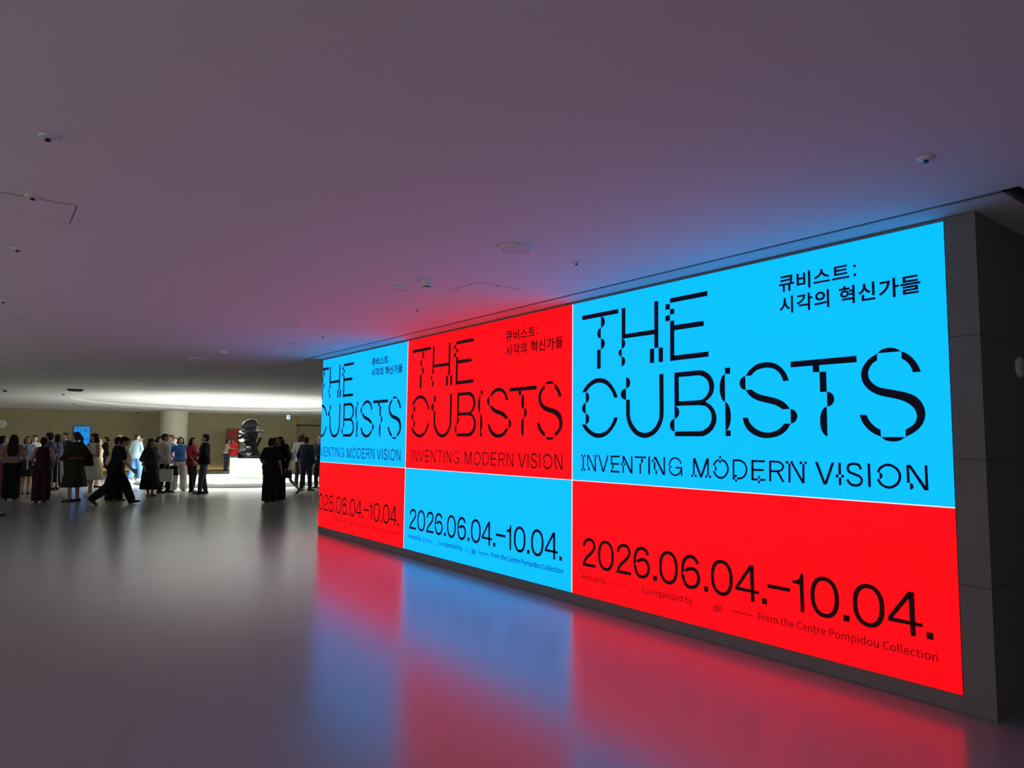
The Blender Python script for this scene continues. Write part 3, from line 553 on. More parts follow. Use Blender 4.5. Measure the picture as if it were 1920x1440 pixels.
def text_uv(body, u0, u1, v0, v1, cap=True, offset=0.0):
    """filled text outline fitted to a box; cap: v0..v1 is baseline..cap height, else the full extent"""
    c = bpy.data.curves.new('t', 'FONT')
    c.body = body
    c.size = 1.0
    c.offset = offset
    c.resolution_u = 4
    if FONT and all(ord(ch) < 0x2100 for ch in body): c.font = FONT
    o = bpy.data.objects.new('t', c)
    WORK.collection.objects.link(o)
    WORK.view_layers[0].update(); dg = WORK.view_layers[0].depsgraph
    me = bpy.data.meshes.new_from_object(o.evaluated_get(dg))
    bpy.data.objects.remove(o); bpy.data.curves.remove(c)
    xs = [v.co.x for v in me.vertices]; ys = [v.co.y for v in me.vertices]
    x0, x1 = min(xs), max(xs)
    y0, y1 = (0.0, CAP) if cap else (min(ys), max(ys))
    vs = [(u0 + (v.co.x - x0) / (x1 - x0) * (u1 - u0), v0 + (v.co.y - y0) / (y1 - y0) * (v1 - v0)) for v in me.vertices]
    fs = [tuple(p.vertices) for p in me.polygons]
    bpy.data.meshes.remove(me)
    return vs, fs


def flat_polys(polys):
    vs, fs = [], []
    for p in polys:
        pts = [(p[i] / 2000.0, p[i + 1] / 2000.0) for i in range(0, len(p), 2)]
        k = len(vs)
        vs += pts
        fs += [tuple(i + k for i in t) for t in tessellate_polygon([[Vector((x, y, 0)) for x, y in pts]])]
    return vs, fs


def rect_uv(u0, u1, v0, v1): return [(u0, v0), (u1, v0), (u1, v1), (u0, v1)], [(0, 1, 2, 3)]


def ring_uv(u, v, r, w, n=28, a0=0.0, a1=2 * math.pi):
    vs, fs = [], []
    for i in range(n + 1):
        a = a0 + (a1 - a0) * i / n
        vs += [(u + r * math.cos(a), v + r * math.sin(a)), (u + (r - w) * math.cos(a), v + (r - w) * math.sin(a))]
        if i: fs.append((2 * i - 2, 2 * i - 1, 2 * i + 1, 2 * i))
    return vs, fs


def join(parts):
    vs, fs = [], []
    for v, f in parts:
        k = len(vs)
        vs += v
        fs += [tuple(i + k for i in t) for t in f]
    return vs, fs


CAP = 0.727
CAP = text_uv('H', 0, 1, 0, 0.727, True)[0]
CAP = max(v for u, v in CAP)                 # height of a capital at size 1
KO = [('큐', 2.294, 2.419, 2.581, 2.701), ('비', 2.437, 2.544, 2.579, 2.707), ('스', 2.567, 2.690, 2.599, 2.695), ('트', 2.704, 2.827, 2.599, 2.693),
      ('시', 2.295, 2.406, 2.417, 2.545), ('각', 2.432, 2.556, 2.417, 2.545), ('의', 2.569, 2.680, 2.417, 2.545), ('혁', 2.751, 2.861, 2.417, 2.545),
      ('신', 2.884, 2.998, 2.421, 2.544), ('가', 3.020, 3.148, 2.416, 2.544), ('들', 3.157, 3.280, 2.421, 2.539)]
title_uv = [flat_polys(TITLE[:25]), flat_polys(TITLE[25:])]
subtitle_uv = [flat_polys(q) for q in (SUBTITLE_INVENTING, SUBTITLE_MODERN, SUBTITLE_VISION)]
korean_uv = join([text_uv(ch, a, b, c, d, False, 0.022) for ch, a, b, c, d in KO]
                + [rect_uv(2.856, 2.874, 2.663, 2.681), rect_uv(2.856, 2.874, 2.602, 2.620)])
dp = [flat_polys(FIGURE_ONE)]
for ch, a, b in DIGITS:
    if ch == '.': dp.append(rect_uv(a, b, 0.2812, 0.3234))
    elif ch == '-': dp.append(rect_uv(a, b, 0.4040, 0.4320))
    else:
        vs, fs = flat_polys({'0': FIGURE_0, '2': FIGURE_2, '4': FIGURE_4, '6': FIGURE_6}[ch])
        x0, x1, y0, y1 = min(p[0] for p in vs), max(p[0] for p in vs), min(p[1] for p in vs), max(p[1] for p in vs)
        v0, v1 = 0.2795 if ch in '24' else 0.2752, 0.5475 if ch == '4' else 0.5525
        dp.append(([(a + (x - x0) / (x1 - x0) * (b - a), v0 + (y - y0) / (y1 - y0) * (v1 - v0)) for x, y in vs], fs))
date_uv = join(dp)
fp = [text_uv('Hosted by', 0.1454, 0.480, 0.155, 0.2045, True, 0.006), text_uv('Co-organized by', 0.9176, 1.467, 0.1577, 0.2085, True, 0.006), text_uv('From the Centre Pompidou Collection', 2.064, 3.298, 0.159, 0.209, True, 0.006),
      text_uv('한화문화재단', 0.5823, 0.746, 0.165, 0.191, False, 0.018), text_uv('Hanwha Foundation of Culture', 0.582, 0.861, 0.1480, 0.1575),
      text_uv('Centre', 1.5467, 1.6242, 0.1822, 0.200), text_uv('Pompidou', 1.5038, 1.6237, 0.151, 0.169),
      text_uv('Centre Pompidou', 1.834, 2.0215, 0.1725, 0.1880, True, 0.02), text_uv('Hanwha', 1.834, 1.957, 0.1475, 0.1635),
      rect_uv(1.8160, 1.8195, 0.171, 0.2136), rect_uv(1.8235, 1.8270, 0.171, 0.2136),
      ring_uv(0.5385, 0.181, 0.031, 0.0035), ring_uv(0.5445, 0.174, 0.022, 0.0035), ring_uv(0.541, 0.176, 0.0125, 0.003, 20, 0.5, 5.8)]
for i in range(4): fp.append(rect_uv(1.784 + 0.0075 * i, 1.787 + 0.0075 * i, 0.171, 0.1745))
for i in range(6): fp.append(rect_uv(1.6565, 1.7495, 0.1462 + 0.0092 * i, 0.1502 + 0.0092 * i))
for (a, b), (c, d) in (((1.672, 0.1500), (1.712, 0.1685)), ((1.700, 0.1500), (1.7420, 0.1685)), ((1.664, 0.1690), (1.704, 0.1920)), ((1.700, 0.1690), (1.740, 0.1920))):
    fp.append(([(a, b), (a + 0.011, b), (c + 0.004, d), (c - 0.007, d)], [(0, 1, 2, 3)]))
credits_uv = {'hosting_credit': join(fp[0:1]), 'organizing_credit': join(fp[1:2]), 'collection_credit': join(fp[2:3]), 'culture_foundation_logo': join(fp[3:5] + fp[11:14]),
              'museum_name_logo': join(fp[5:7] + fp[18:]), 'hall_name_logo': join(fp[7:11] + fp[14:18])}


def put_uv(uv, k, name, m, parent, eps, clip=True):
    """lay a drawing on poster column k (0 = the one nearest the camera)"""
    y_left = SR + PW * (k + 1)
    vs, fs = uv
    me = bpy.data.meshes.new(name)
    me.from_pydata([(SX - eps - LO.x, y_left - u - LO.y, ZB + v - LO.z) for u, v in vs], [], fs)
    if y_left > SL:
        bm = bmesh.new(); bm.from_mesh(me)
        bmesh.ops.bisect_plane(bm, geom=bm.verts[:] + bm.edges[:] + bm.faces[:], plane_co=(0, SL - 0.002 - LO.y, 0), plane_no=(0, 1, 0), clear_outer=True)
        bm.to_mesh(me); bm.free()
    return link(name, me, parent, m)


for k in range(3):
    y0 = SR + PW * k
    y1 = min(SR + PW * (k + 1), SL)
    up_m, lo_m, ui, li, fi = ('led_blue', 'led_red', 'ink_blue', 'ink_red', 'fine_red') if k != 1 else ('led_red', 'led_blue', 'ink_red', 'ink_blue', 'fine_blue')
    a = on_led(MB().box(SX - 0.0005, SX + 0.002, y0 + (0.006 if k else 0), y1 - (0.006 if k < 2 else 0), ZS + 0.0035, ZT), 'colour_field', M[up_m], led_root)
    b = on_led(MB().box(SX - 0.0005, SX + 0.002, y0 + (0.006 if k else 0), y1 - (0.006 if k < 2 else 0), ZB, ZS - 0.0035), 'colour_field', M[lo_m], led_root)
    a['label'] = ('blue', 'red', 'blue')[k] + ' upper field with the broken-letter title'
    b['label'] = ('red', 'blue', 'red')[k] + ' lower field with the dates'
    for uv in title_uv: put_uv(uv, k, 'title_lettering', M[ui], a, 0.003)
    for uv in subtitle_uv: put_uv(uv, k, 'subtitle_lettering', M[ui], a, 0.003)
    put_uv(korean_uv, k, 'korean_lettering', M[ui], a, 0.003)
    put_uv(date_uv, k, 'date_lettering', M[li], b, 0.003)
    for nm, uv in credits_uv.items(): put_uv(uv, k, nm, M[fi], b, 0.003)
for k in (1, 2): on_led(MB().box(SX - 0.0004, SX + 0.002, SR + PW * k - 0.0058, SR + PW * k + 0.0058, ZB, ZT), 'white_divider', M['led_white'], led_root)
on_led(MB().box(SX - 0.0003, SX + 0.002, SR, SL, ZS - 0.0034, ZS + 0.0034), 'white_divider', M['led_white'], led_root)

# ------------------------------------------------------------------ far screens and signs


def small_poster(loc, w, h, field, ink, name, label, cat, fm):
    r = tag(empty(name, loc), label, cat)
    MB().box(-w / 2, w / 2, -0.045, 0.04, 0, h).build('frame', M['dark'], r, bevel=0.004)
    f = MB().box(-w / 2 + 0.025, w / 2 - 0.025, -0.048, -0.0455, 0.025, h - 0.025).build(fm, M[field], r)
    # tall crop of the same poster: title words stacked, running down the right edge
    s = (w - 0.12) / 1.75
    parts = []
    vs, fs = flat_polys(TITLE[:25])
    parts.append(([(-w / 2 + 0.06 + (u - 0.15) * s * 1.25, h - 0.10 - (2.66 - v) * s * 1.05) for u, v in vs], fs))
    vs, fs = flat_polys(TITLE[25:])
    parts.append(([(-w / 2 + 0.05 + (u - 0.15) * s * 0.56, h - 0.46 - (2.25 - v) * s * 0.75) for u, v in vs], fs))
    vs, fs = flat_polys(SUBTITLE)
    parts.append(([(-w / 2 + 0.05 + (u - 0.15) * s * 0.56, h - 0.62 - (1.3 - v) * s * 0.8) for u, v in vs], fs))
    parts.append(text_uv('2026.06.04.–10.04.', -w / 2 + 0.06, w / 2 - 0.06, 0.14, 0.19))
    for nm, (vs, fs) in zip(('title_lettering', 'title_lettering', 'subtitle_lettering', 'date_lettering'), parts):
        me = bpy.data.meshes.new(nm)
        me.from_pydata([(x, -0.0495, z) for x, z in vs], [], fs)
        link(nm, me, f, M[ink])
    return r


small_poster((3.67, 37.455, 0.915), 0.67, 1.19, 'tv_blue', 'tv_ink', 'wall_screen', 'upright bright blue screen on the olive wall above the crowd', 'screen', 'screen_panel')
small_poster((10.33, 37.455, 0.915), 0.66, 1.20, 'tv_red', 'tv_ink', 'wall_poster', 'upright dull red poster on the olive wall behind the embracing pair', 'poster', 'poster_sheet')

r = tag(empty('wall_clock', (0.70, 37.46, 2.125), 0), 'round pale clock on the olive wall at the edge of the photo', 'clock')
T = Matrix.Rotation(math.radians(90), 4, 'X')
MB().lathe([(0.165, -0.035), (0.17, -0.02), (0.17, 0.015), (0.15, 0.02)], 40, T).build('face', M['white_plastic'], r, smooth=True)
hm = MB()
for ang, L in ((95, 0.10), (215, 0.12), (330, 0.11)):
    hm.box(0, L, -0.026, -0.021, -0.008, 0.008, Matrix.Rotation(-math.radians(ang), 4, 'Y'))
hm.build('hands', M['grey_plastic'], r)

r = tag(empty('hanging_sign', (12.2, 34.75, 2.60)), 'small lit white and blue direction sign hanging from the far ceiling', 'sign')
MB().box(-0.075, 0.075, -0.02, 0.02, 0.0, 0.20).build('sign_box', mat('sign_white', (0.8, 0.85, 0.9), 0.4, emit=(0.8, 0.9, 1.0), estr=0.9), r)
MB().box(-0.035, 0.035, -0.024, -0.0205, 0.07, 0.15).build('pictogram', mat('sign_blue', (0.05, 0.2, 0.6), 0.4, emit=(0.05, 0.25, 0.7), estr=0.6), r)
for sx in (-0.05, 0.044): MB().box(sx, sx + 0.006, -0.003, 0.003, 0.2, 0.236).build('hanger', M['grey_plastic'], r)

# wall fitting on the return wall, at the right edge of the photo
r = tag(empty('wall_fitting', (5.295, 1.6265, 2.067)), 'round pale wall fitting with a chrome stub on the dark return wall', 'fitting')
T = Matrix.Rotation(math.radians(90), 4, 'X')
MB().lathe([(0.066, 0.0), (0.066, 0.012), (0.055, 0.02), (0.03, 0.022)], 40, T).build('backplate', M['white_plastic'], r, smooth=True)
MB().lathe([(0.024, 0.0225), (0.024, 0.07), (0.03, 0.075), (0.03, 0.10), (0.012, 0.105)], 28, T).build('stub', M['chrome'], r, smooth=True)

# ------------------------------------------------------------------ platform, plinth, sculpture
o = tag(MB().lathe([(PLAT_R - 0.02, 0), (PLAT_R - 0.02, 0.025), (PLAT_R, 0.028), (PLAT_R, 0.13), (PLAT_R - 0.01, 0.14)], 128, Matrix.Translation(PLAT)).build('round_platform', M['white'], smooth=True),
        'low round white platform on the concrete floor under the bright ceiling', 'platform')
pc = Vector((7.665, 25.99, 0)); pd = pc.normalized(); pr_ = Vector((pd.y, -pd.x, 0))
PED = pc + pd * 0.56
PRZ = math.atan2(pr_.y, pr_.x)
o = MB().box(-0.555, 0.555, -0.555, 0.555, 0, 0.735).build('plinth', M['plinth'], loc=(PED.x, PED.y, 0.14), bevel=0.004)
o.rotation_euler.z = PRZ
tag(o, 'square white plinth on the round platform under the dark sculpture', 'plinth')

sr = tag(empty('sculpture', (PED.x, PED.y, 0.876), PRZ), 'glossy black abstract sculpture on the white plinth', 'sculpture')
b = MB()                                   # slab foot with a wedge falling from the left
b.box(-0.26, 0.52, -0.28, 0.28, 0.0, 0.05)
b.loft([[(-0.30, -0.28, 0.0), (0.0, -0.30, 0.0), (0.0, 0.28, 0.0), (-0.30, 0.28, 0.0)], [(-0.30, -0.26, 0.22), (0.0, -0.30, 0.052), (0.0, 0.28, 0.052), (-0.30, 0.26, 0.22)]])
b.build('foot', M['bronze'], sr, bevel=0.006)
b = MB()                                   # leaning trunk, flat towards the hall
b.loft([[(0.12, -0.16, 0.051), (0.48, -0.15, 0.051), (0.48, 0.22, 0.051), (0.10, 0.22, 0.051)], [(0.0, -0.20, 0.42), (0.34, -0.19, 0.42), (0.36, 0.2, 0.42), (-0.02, 0.2, 0.42)], [(-0.10, -0.25, 0.86), (0.26, -0.24, 0.86), (0.28, 0.2, 0.86), (-0.12, 0.2, 0.86)]])
b.build('trunk', M['bronze'], sr, bevel=0.012)
b = MB()                                   # sail sloping down to the left, its face turned up
b.loft([[(-0.30, -0.26, 0.225), (-0.02, -0.26, 0.10), (-0.02, 0.2, 0.10), (-0.30, 0.2, 0.225)], [(-0.24, -0.16, 0.36), (-0.02, -0.2, 0.36), (-0.02, 0.18, 0.36), (-0.24, 0.16, 0.36)], [(-0.08, -0.06, 0.66), (-0.03, -0.08, 0.68), (-0.03, 0.12, 0.68), (-0.08, 0.12, 0.66)]])
b.build('sail', M['bronze'], sr, bevel=0.01)
MB().ell((0.06, -0.23, 0.27), (0.12, 0.10, 0.20), 24).build('bulge', M['bronze'], sr, smooth=True)


def aim(p, d): return Matrix.Translation(p) @ Vector(d).to_track_quat('Z', 'Y').to_matrix().to_4x4()


b = MB()                                   # round masses half way up
b.lathe([(0.02, -0.26), (0.15, -0.25), (0.19, -0.20), (0.19, 0.20), (0.15, 0.25), (0.02, 0.26)], 40, aim((-0.10, -0.02, 0.80), (0.35, -1, 0.1)))
b.build('drum', M['bronze'], sr, smooth=True)
b = MB()
b.ell((-0.20, -0.08, 0.90), (0.13, 0.16, 0.13), 28)
b.build('lobe', M['bronze'], sr, smooth=True)
b = MB()
b.loft([[(-0.02, -0.26, 0.70), (0.34, -0.24, 0.70), (0.36, 0.2, 0.72), (-0.02, 0.2, 0.72)], [(-0.02, -0.30, 0.98), (0.36, -0.28, 1.0), (0.36, 0.2, 1.0), (-0.02, 0.2, 0.98)]])
b.build('block', M['bronze'], sr, bevel=0.03)
b = MB()                                   # big hood at the top, hollow side towards the hall
b.lathe([(0.04, -0.30), (0.18, -0.26), (0.28, -0.16), (0.33, -0.02), (0.325, 0.03), (0.30, 0.045), (0.285, 0.03), (0.27, 0.012), (0.15, 0.004), (0.02, 0.0)], 56, aim((0.08, -0.10, 1.20), (0.42, -0.90, -0.02)) @ Matrix.Rotation(math.radians(14), 4, 'Z') @ Matrix.Diagonal((1.0, 0.72, 1, 1)))
b.build('hood', M['bronze'], sr, smooth=True)
b = MB()
b.lathe([(0.10, -0.12), (0.10, 0.02), (0.045, 0.03), (0.045, 0.05), (0.085, 0.06), (0.085, 0.10), (0.06, 0.115)], 28, aim((0.42, -0.10, 0.96), (1, -0.25, 0)))
b.build('stub', M['bronze'], sr, smooth=True)
b = MB()
b.loft([[(0.30, -0.12, 0.46), (0.36, -0.12, 0.42), (0.36, 0.1, 0.42), (0.30, 0.1, 0.46)], [(0.40, -0.12, 0.76), (0.52, -0.12, 0.76), (0.52, 0.1, 0.76), (0.40, 0.1, 0.76)]])
b.build('brace', M['bronze'], sr)

# ------------------------------------------------------------------ downlights over the platform
for i in range(8):
    a = 2 * math.pi * (i + 0.5) / 8
    x, y = PLAT.x + SPOT_RING * math.cos(a), PLAT.y + SPOT_RING * math.sin(a)
    r = tag(empty('ceiling_spotlight', (x, y, ceil_z(y) + 0.055)), 'small round downlight in the bright ceiling recess above the platform', 'spotlight', 'downlights in the round ceiling recess')
    MB().lathe([(0.045, -0.03), (0.06, -0.025), (0.06, 0.0)], 24).build('housing', M['white_plastic'], r, smooth=True)
    MB().lathe([(0.036, -0.033), (0.036, -0.0305)], 20).build('lens', M['lamp_lens'], r)
    ld = bpy.data.lights.new('downlight_beam', 'SPOT')
    ld.energy = SPOT_W
    ld.color = (0.985, 1.0, 0.92)
    ld.spot_size = math.radians(140)
    ld.spot_blend = 0.8
    ld.shadow_soft_size = 0.06
    lo = bpy.data.objects.new('downlight_beam', ld)
    COL.objects.link(lo)
    lo.parent = r
    lo.location = (0, 0, -0.06)

# ------------------------------------------------------------------ ceiling fixtures


def copy_tree(o, loc, label=None):
    c = o.copy(); COL.objects.link(c); c.location = loc
    if label: c['label'] = label
    for ch in o.children:
        d = ch.copy(); COL.objects.link(d); d.parent = c
    return c


def sprinkler(loc, label, first=[None]):
    if first[0]: return copy_tree(first[0], loc, label)
    r = tag(empty('sprinkler', loc), label, 'sprinkler', 'sprinklers in the plaster ceiling')
    MB().lathe([(0.020, -0.015), (0.036, -0.010), (0.039, 0.0)], 28).build('cover_plate', M['white_plastic'], r, smooth=True)
    MB().lathe([(0.005, -0.026), (0.013, -0.025), (0.013, -0.022), (0.007, -0.020), (0.012, -0.0155)], 20).build('nozzle', M['dark'], r, smooth=True)
    first[0] = r
    return r


SPR = [((0.17, 3.889), 'sprinkler in the plain ceiling above the upper left access hatch'), ((0.16, 4.93), 'sprinkler at the edge of the upper left access hatch'),
       ((0.138, 6.401), 'sprinkler in the bare ceiling between the two left-hand access hatches'), ((0.103, 8.981), 'sprinkler at the left photo edge above the half-hidden hatch corner'),
       ((3.636, 1.462), 'blue-lit sprinkler in the ceiling close above the near end of the screen'), ((3.652, 4.028), 'sprinkler on the blue-lit ceiling to the right of the round speaker'),
       ((3.652, 6.56), 'red-lit sprinkler in the ceiling below the smoke detector'), ((3.638, 9.116), 'sprinkler in the ceiling above the left end of the screen'),
       ((3.609, 11.67), 'sprinkler in the ceiling beside the far corner of the soffit'), ((3.576, 14.074), 'sprinkler in the ceiling just beyond the far corner of the soffit'),
       ((3.569, 16.86), 'tiny sprinkler in the ceiling between the soffit corner and the bright recess'), ((3.509, 19.412), 'tiny sprinkler in the ceiling nearest the bright round recess'),
       ((7.127, 19.58), 'tiny sprinkler in the ceiling just left of the screen top'), ((11.7, 35.231), 'tiny sprinkler in the far ceiling left of the hanging sign')]
for (x, y), lab in SPR:
    sprinkler((x, y, ceil_z(y)), lab)


def disc(loc, rad, label, name='ceiling_speaker', cat='speaker', grp=None):
    r = tag(empty(name, loc), label, cat, grp)
    MB().lathe([(rad * 0.86, -0.012), (rad * 0.88, -0.020), (rad * 0.97, -0.017), (rad, -0.004), (rad, 0.0)], 48).build('rim', M['white_plastic'], r, smooth=True)
    MB().lathe([(rad * 0.85, -0.0165), (rad * 0.85, -0.0125)], 48).build('grille', M['soffit'], r)
    MB().lathe([(rad * 0.05, -0.018), (rad * 0.05, -0.0167)], 12).build('badge', M['seam'], r)
    return r


disc((3.035, 4.005, ZC), 0.122, 'large round white ceiling speaker, the nearest of the discs')
disc((3.032, 5.756, ZC), 0.09, 'round white ceiling disc left of the smoke detector')
disc((3.021, 8.473, ZC), 0.10, 'round ceiling disc seen as a thin ring left of the screen top')
disc((2.959, 13.141, ZC), 0.13, 'bright-edged round ceiling disc halfway to the bright recess')
disc((2.922, 17.47, ZC), 0.13, 'faint round ceiling disc just before the bright recess')
disc((7.569, 31.861, ceil_z(31.861) + 0.055), 0.13, 'round white disc in the bright ceiling right of the column')


def smoke(loc, label):
    r = tag(empty('smoke_detector', loc), label, 'smoke detector', 'smoke detectors on the ceiling')
    MB().lathe([(0.040, -0.050), (0.052, -0.030), (0.058, -0.012), (0.060, 0.0)], 32).build('base', M['white_plastic'], r, smooth=True)
    MB().lathe([(0.030, -0.064), (0.034, -0.063), (0.034, -0.058)], 24).build('cap', M['white_plastic'], r, smooth=True)
    s = MB()
    for i in range(8):
        a = 2 * math.pi * i / 8
        s.box(0.024, 0.034, -0.008, 0.008, -0.0575, -0.0505, Matrix.Rotation(a, 4, 'Z'))
    s.build('chamber_slots', M['dark'], r)
    return r


smoke((3.077, 5.355, ZC), 'white smoke detector on the ceiling beside the large round speaker')
smoke((3.029, 11.735, ZC), 'small smoke detector on the ceiling left of the far soffit corner')
smoke((2.932, 18.737, ZC), 'small smoke detector on the ceiling just before the bright recess')


def dome(loc, label, s=1.0):
    r = tag(empty('dome_camera', loc), label, 'security camera')
    MB().lathe([(0.07 * s, -0.05 * s), (0.078 * s, -0.04 * s), (0.078 * s, 0.0)], 28).build('housing', M['white_plastic'], r, smooth=True)
    MB().lathe([(0.005 * s, -0.105 * s), (0.035 * s, -0.095 * s), (0.055 * s, -0.075 * s), (0.064 * s, -0.0505 * s)], 28).build('dome', M['dark'], r, smooth=True)
    return r


dome((0.478, 24.648, ceil_z(24.648)), 'dome camera with a black eye on the far ceiling at the left photo edge', 0.95)
dome((5.642, 36.022, ceil_z(36.022)), 'dome camera on the ceiling close to the olive wall left of the column', 0.95)
dome((1.973, 25.71, ceil_z(25.71)), 'small pale dome camera beside the flat black ceiling vent', 0.55)
dome((2.723, 30.942, ceil_z(30.942)), 'small pale dome camera low on the bright ceiling below the black vent', 0.55)
dome((2.457, 36.008, ceil_z(36.008)), 'small dome camera on the ceiling right above the olive wall', 0.5)

r = tag(empty('ceiling_vent', (2.074, 23.513, ceil_z(23.513))), 'flat black louvred vent hanging under the far ceiling', 'vent')
MB().box(-0.19, 0.19, -0.19, 0.19, -0.03, 0.0).build('frame', M['dark'], r)
v = MB()
for i in range(5): v.box(-0.16, 0.16, -0.15 + 0.06 * i, -0.11 + 0.06 * i, -0.055, -0.0305)
v.build('slat', M['dark'], r)


def hatch(x0, x1, y0, y1, label, g=0.005):
    r = tag(empty('access_hatch', ((x0 + x1) / 2, (y0 + y1) / 2, ZC)), label, 'hatch', 'square access hatches in the ceiling')
    a, b = (x1 - x0) / 2, (y1 - y0) / 2
    MB().box(-a - g, a + g, -b - g, b + g, -0.0010, 0.0).build('shadow_gap', M['seam'], r)
    MB().box(-a, a, -b, b, -0.0016, -0.0011).build('door', M['ceiling'], r)
    MB().box(-0.012, 0.012, -b + 0.01, -b + 0.03, -0.0030, -0.0018).build('latch', M['seam'], r)
    return r


hatch(-0.05, 0.385, 4.975, 5.413, 'square access hatch in the ceiling at the upper left')
hatch(-0.14, 0.30, 9.99, 10.43, 'square access hatch cut by the left photo edge')
hatch(3.445, 3.885, 5.097, 5.555, 'square access hatch in the ceiling above the middle of the screen')
hatch(3.41, 3.82, 10.10, 10.50, 'square access hatch in the blue-lit ceiling left of the screen top')
hatch(2.65, 3.05, 14.13, 14.53, 'square access hatch far along the ceiling beyond the soffit')

# ------------------------------------------------------------------ people
CLOTH = {}


def cloth(rgb, rough=0.85):
    k = (rgb, rough)
    if k not in CLOTH:
        CLOTH[k] = mat('fabric_%d' % len(CLOTH), rgb, rough, var=0.12, scale=14, spec=0.2)
    return CLOTH[k]


SKIN = mat('skin', (0.52, 0.33, 0.24), 0.55, var=0.05, scale=10)
LIP = mat('lip', (0.40, 0.13, 0.11), 0.5, var=0.0)
EYE_M = mat('eye_dark', (0.02, 0.015, 0.012), 0.3, var=0.0)
HAIR = {'black': mat('hair_black', (0.012, 0.010, 0.010), 0.7, var=0.3, scale=30, spec=0.12), 'brown': mat('hair_brown', (0.045, 0.026, 0.018), 0.7, var=0.3, scale=30, spec=0.12),
        'auburn': mat('hair_auburn', (0.13, 0.055, 0.028), 0.7, var=0.3, scale=30, spec=0.12), 'fair': mat('hair_fair', (0.38, 0.27, 0.13), 0.7, var=0.2, scale=30, spec=0.12),
        'red': mat('hair_reddish', (0.04, 0.014, 0.009), 0.7, var=0.3, scale=30, spec=0.12)}
BLK, WHT = (0.008, 0.008, 0.009), (0.72, 0.72, 0.70)


def ik(a, c, l1, l2, hint):
    """middle joint of a two-bone limb from a to c, bending towards hint"""
    a, c, hint = Vector(a), Vector(c), Vector(hint)
    d = c - a
    L = min(d.length, l1 + l2 - 0.002)
    u = d.normalized()
    c = a + u * L
    x = (l1 * l1 - l2 * l2 + L * L) / (2 * L)
    h = math.sqrt(max(l1 * l1 - x * x, 0))
    hn = hint - u * hint.dot(u)
    hn = hn.normalized() if hn.length > 1e-6 else u.orthogonal()
    return a + u * x + hn * h, c


def ring_e(c, rx, ry, n=20, wob=0, amp=0.0, ph=0.0, T=None):
    out = []
    for i in range(n):
        t = 2 * math.pi * i / n
        k = 1 + amp * math.sin(wob * t + ph)
        p = Vector((c[0] + rx * k * math.cos(t), c[1] + ry * k * math.sin(t), c[2]))
        out.append(T @ p if T else p)
    return out


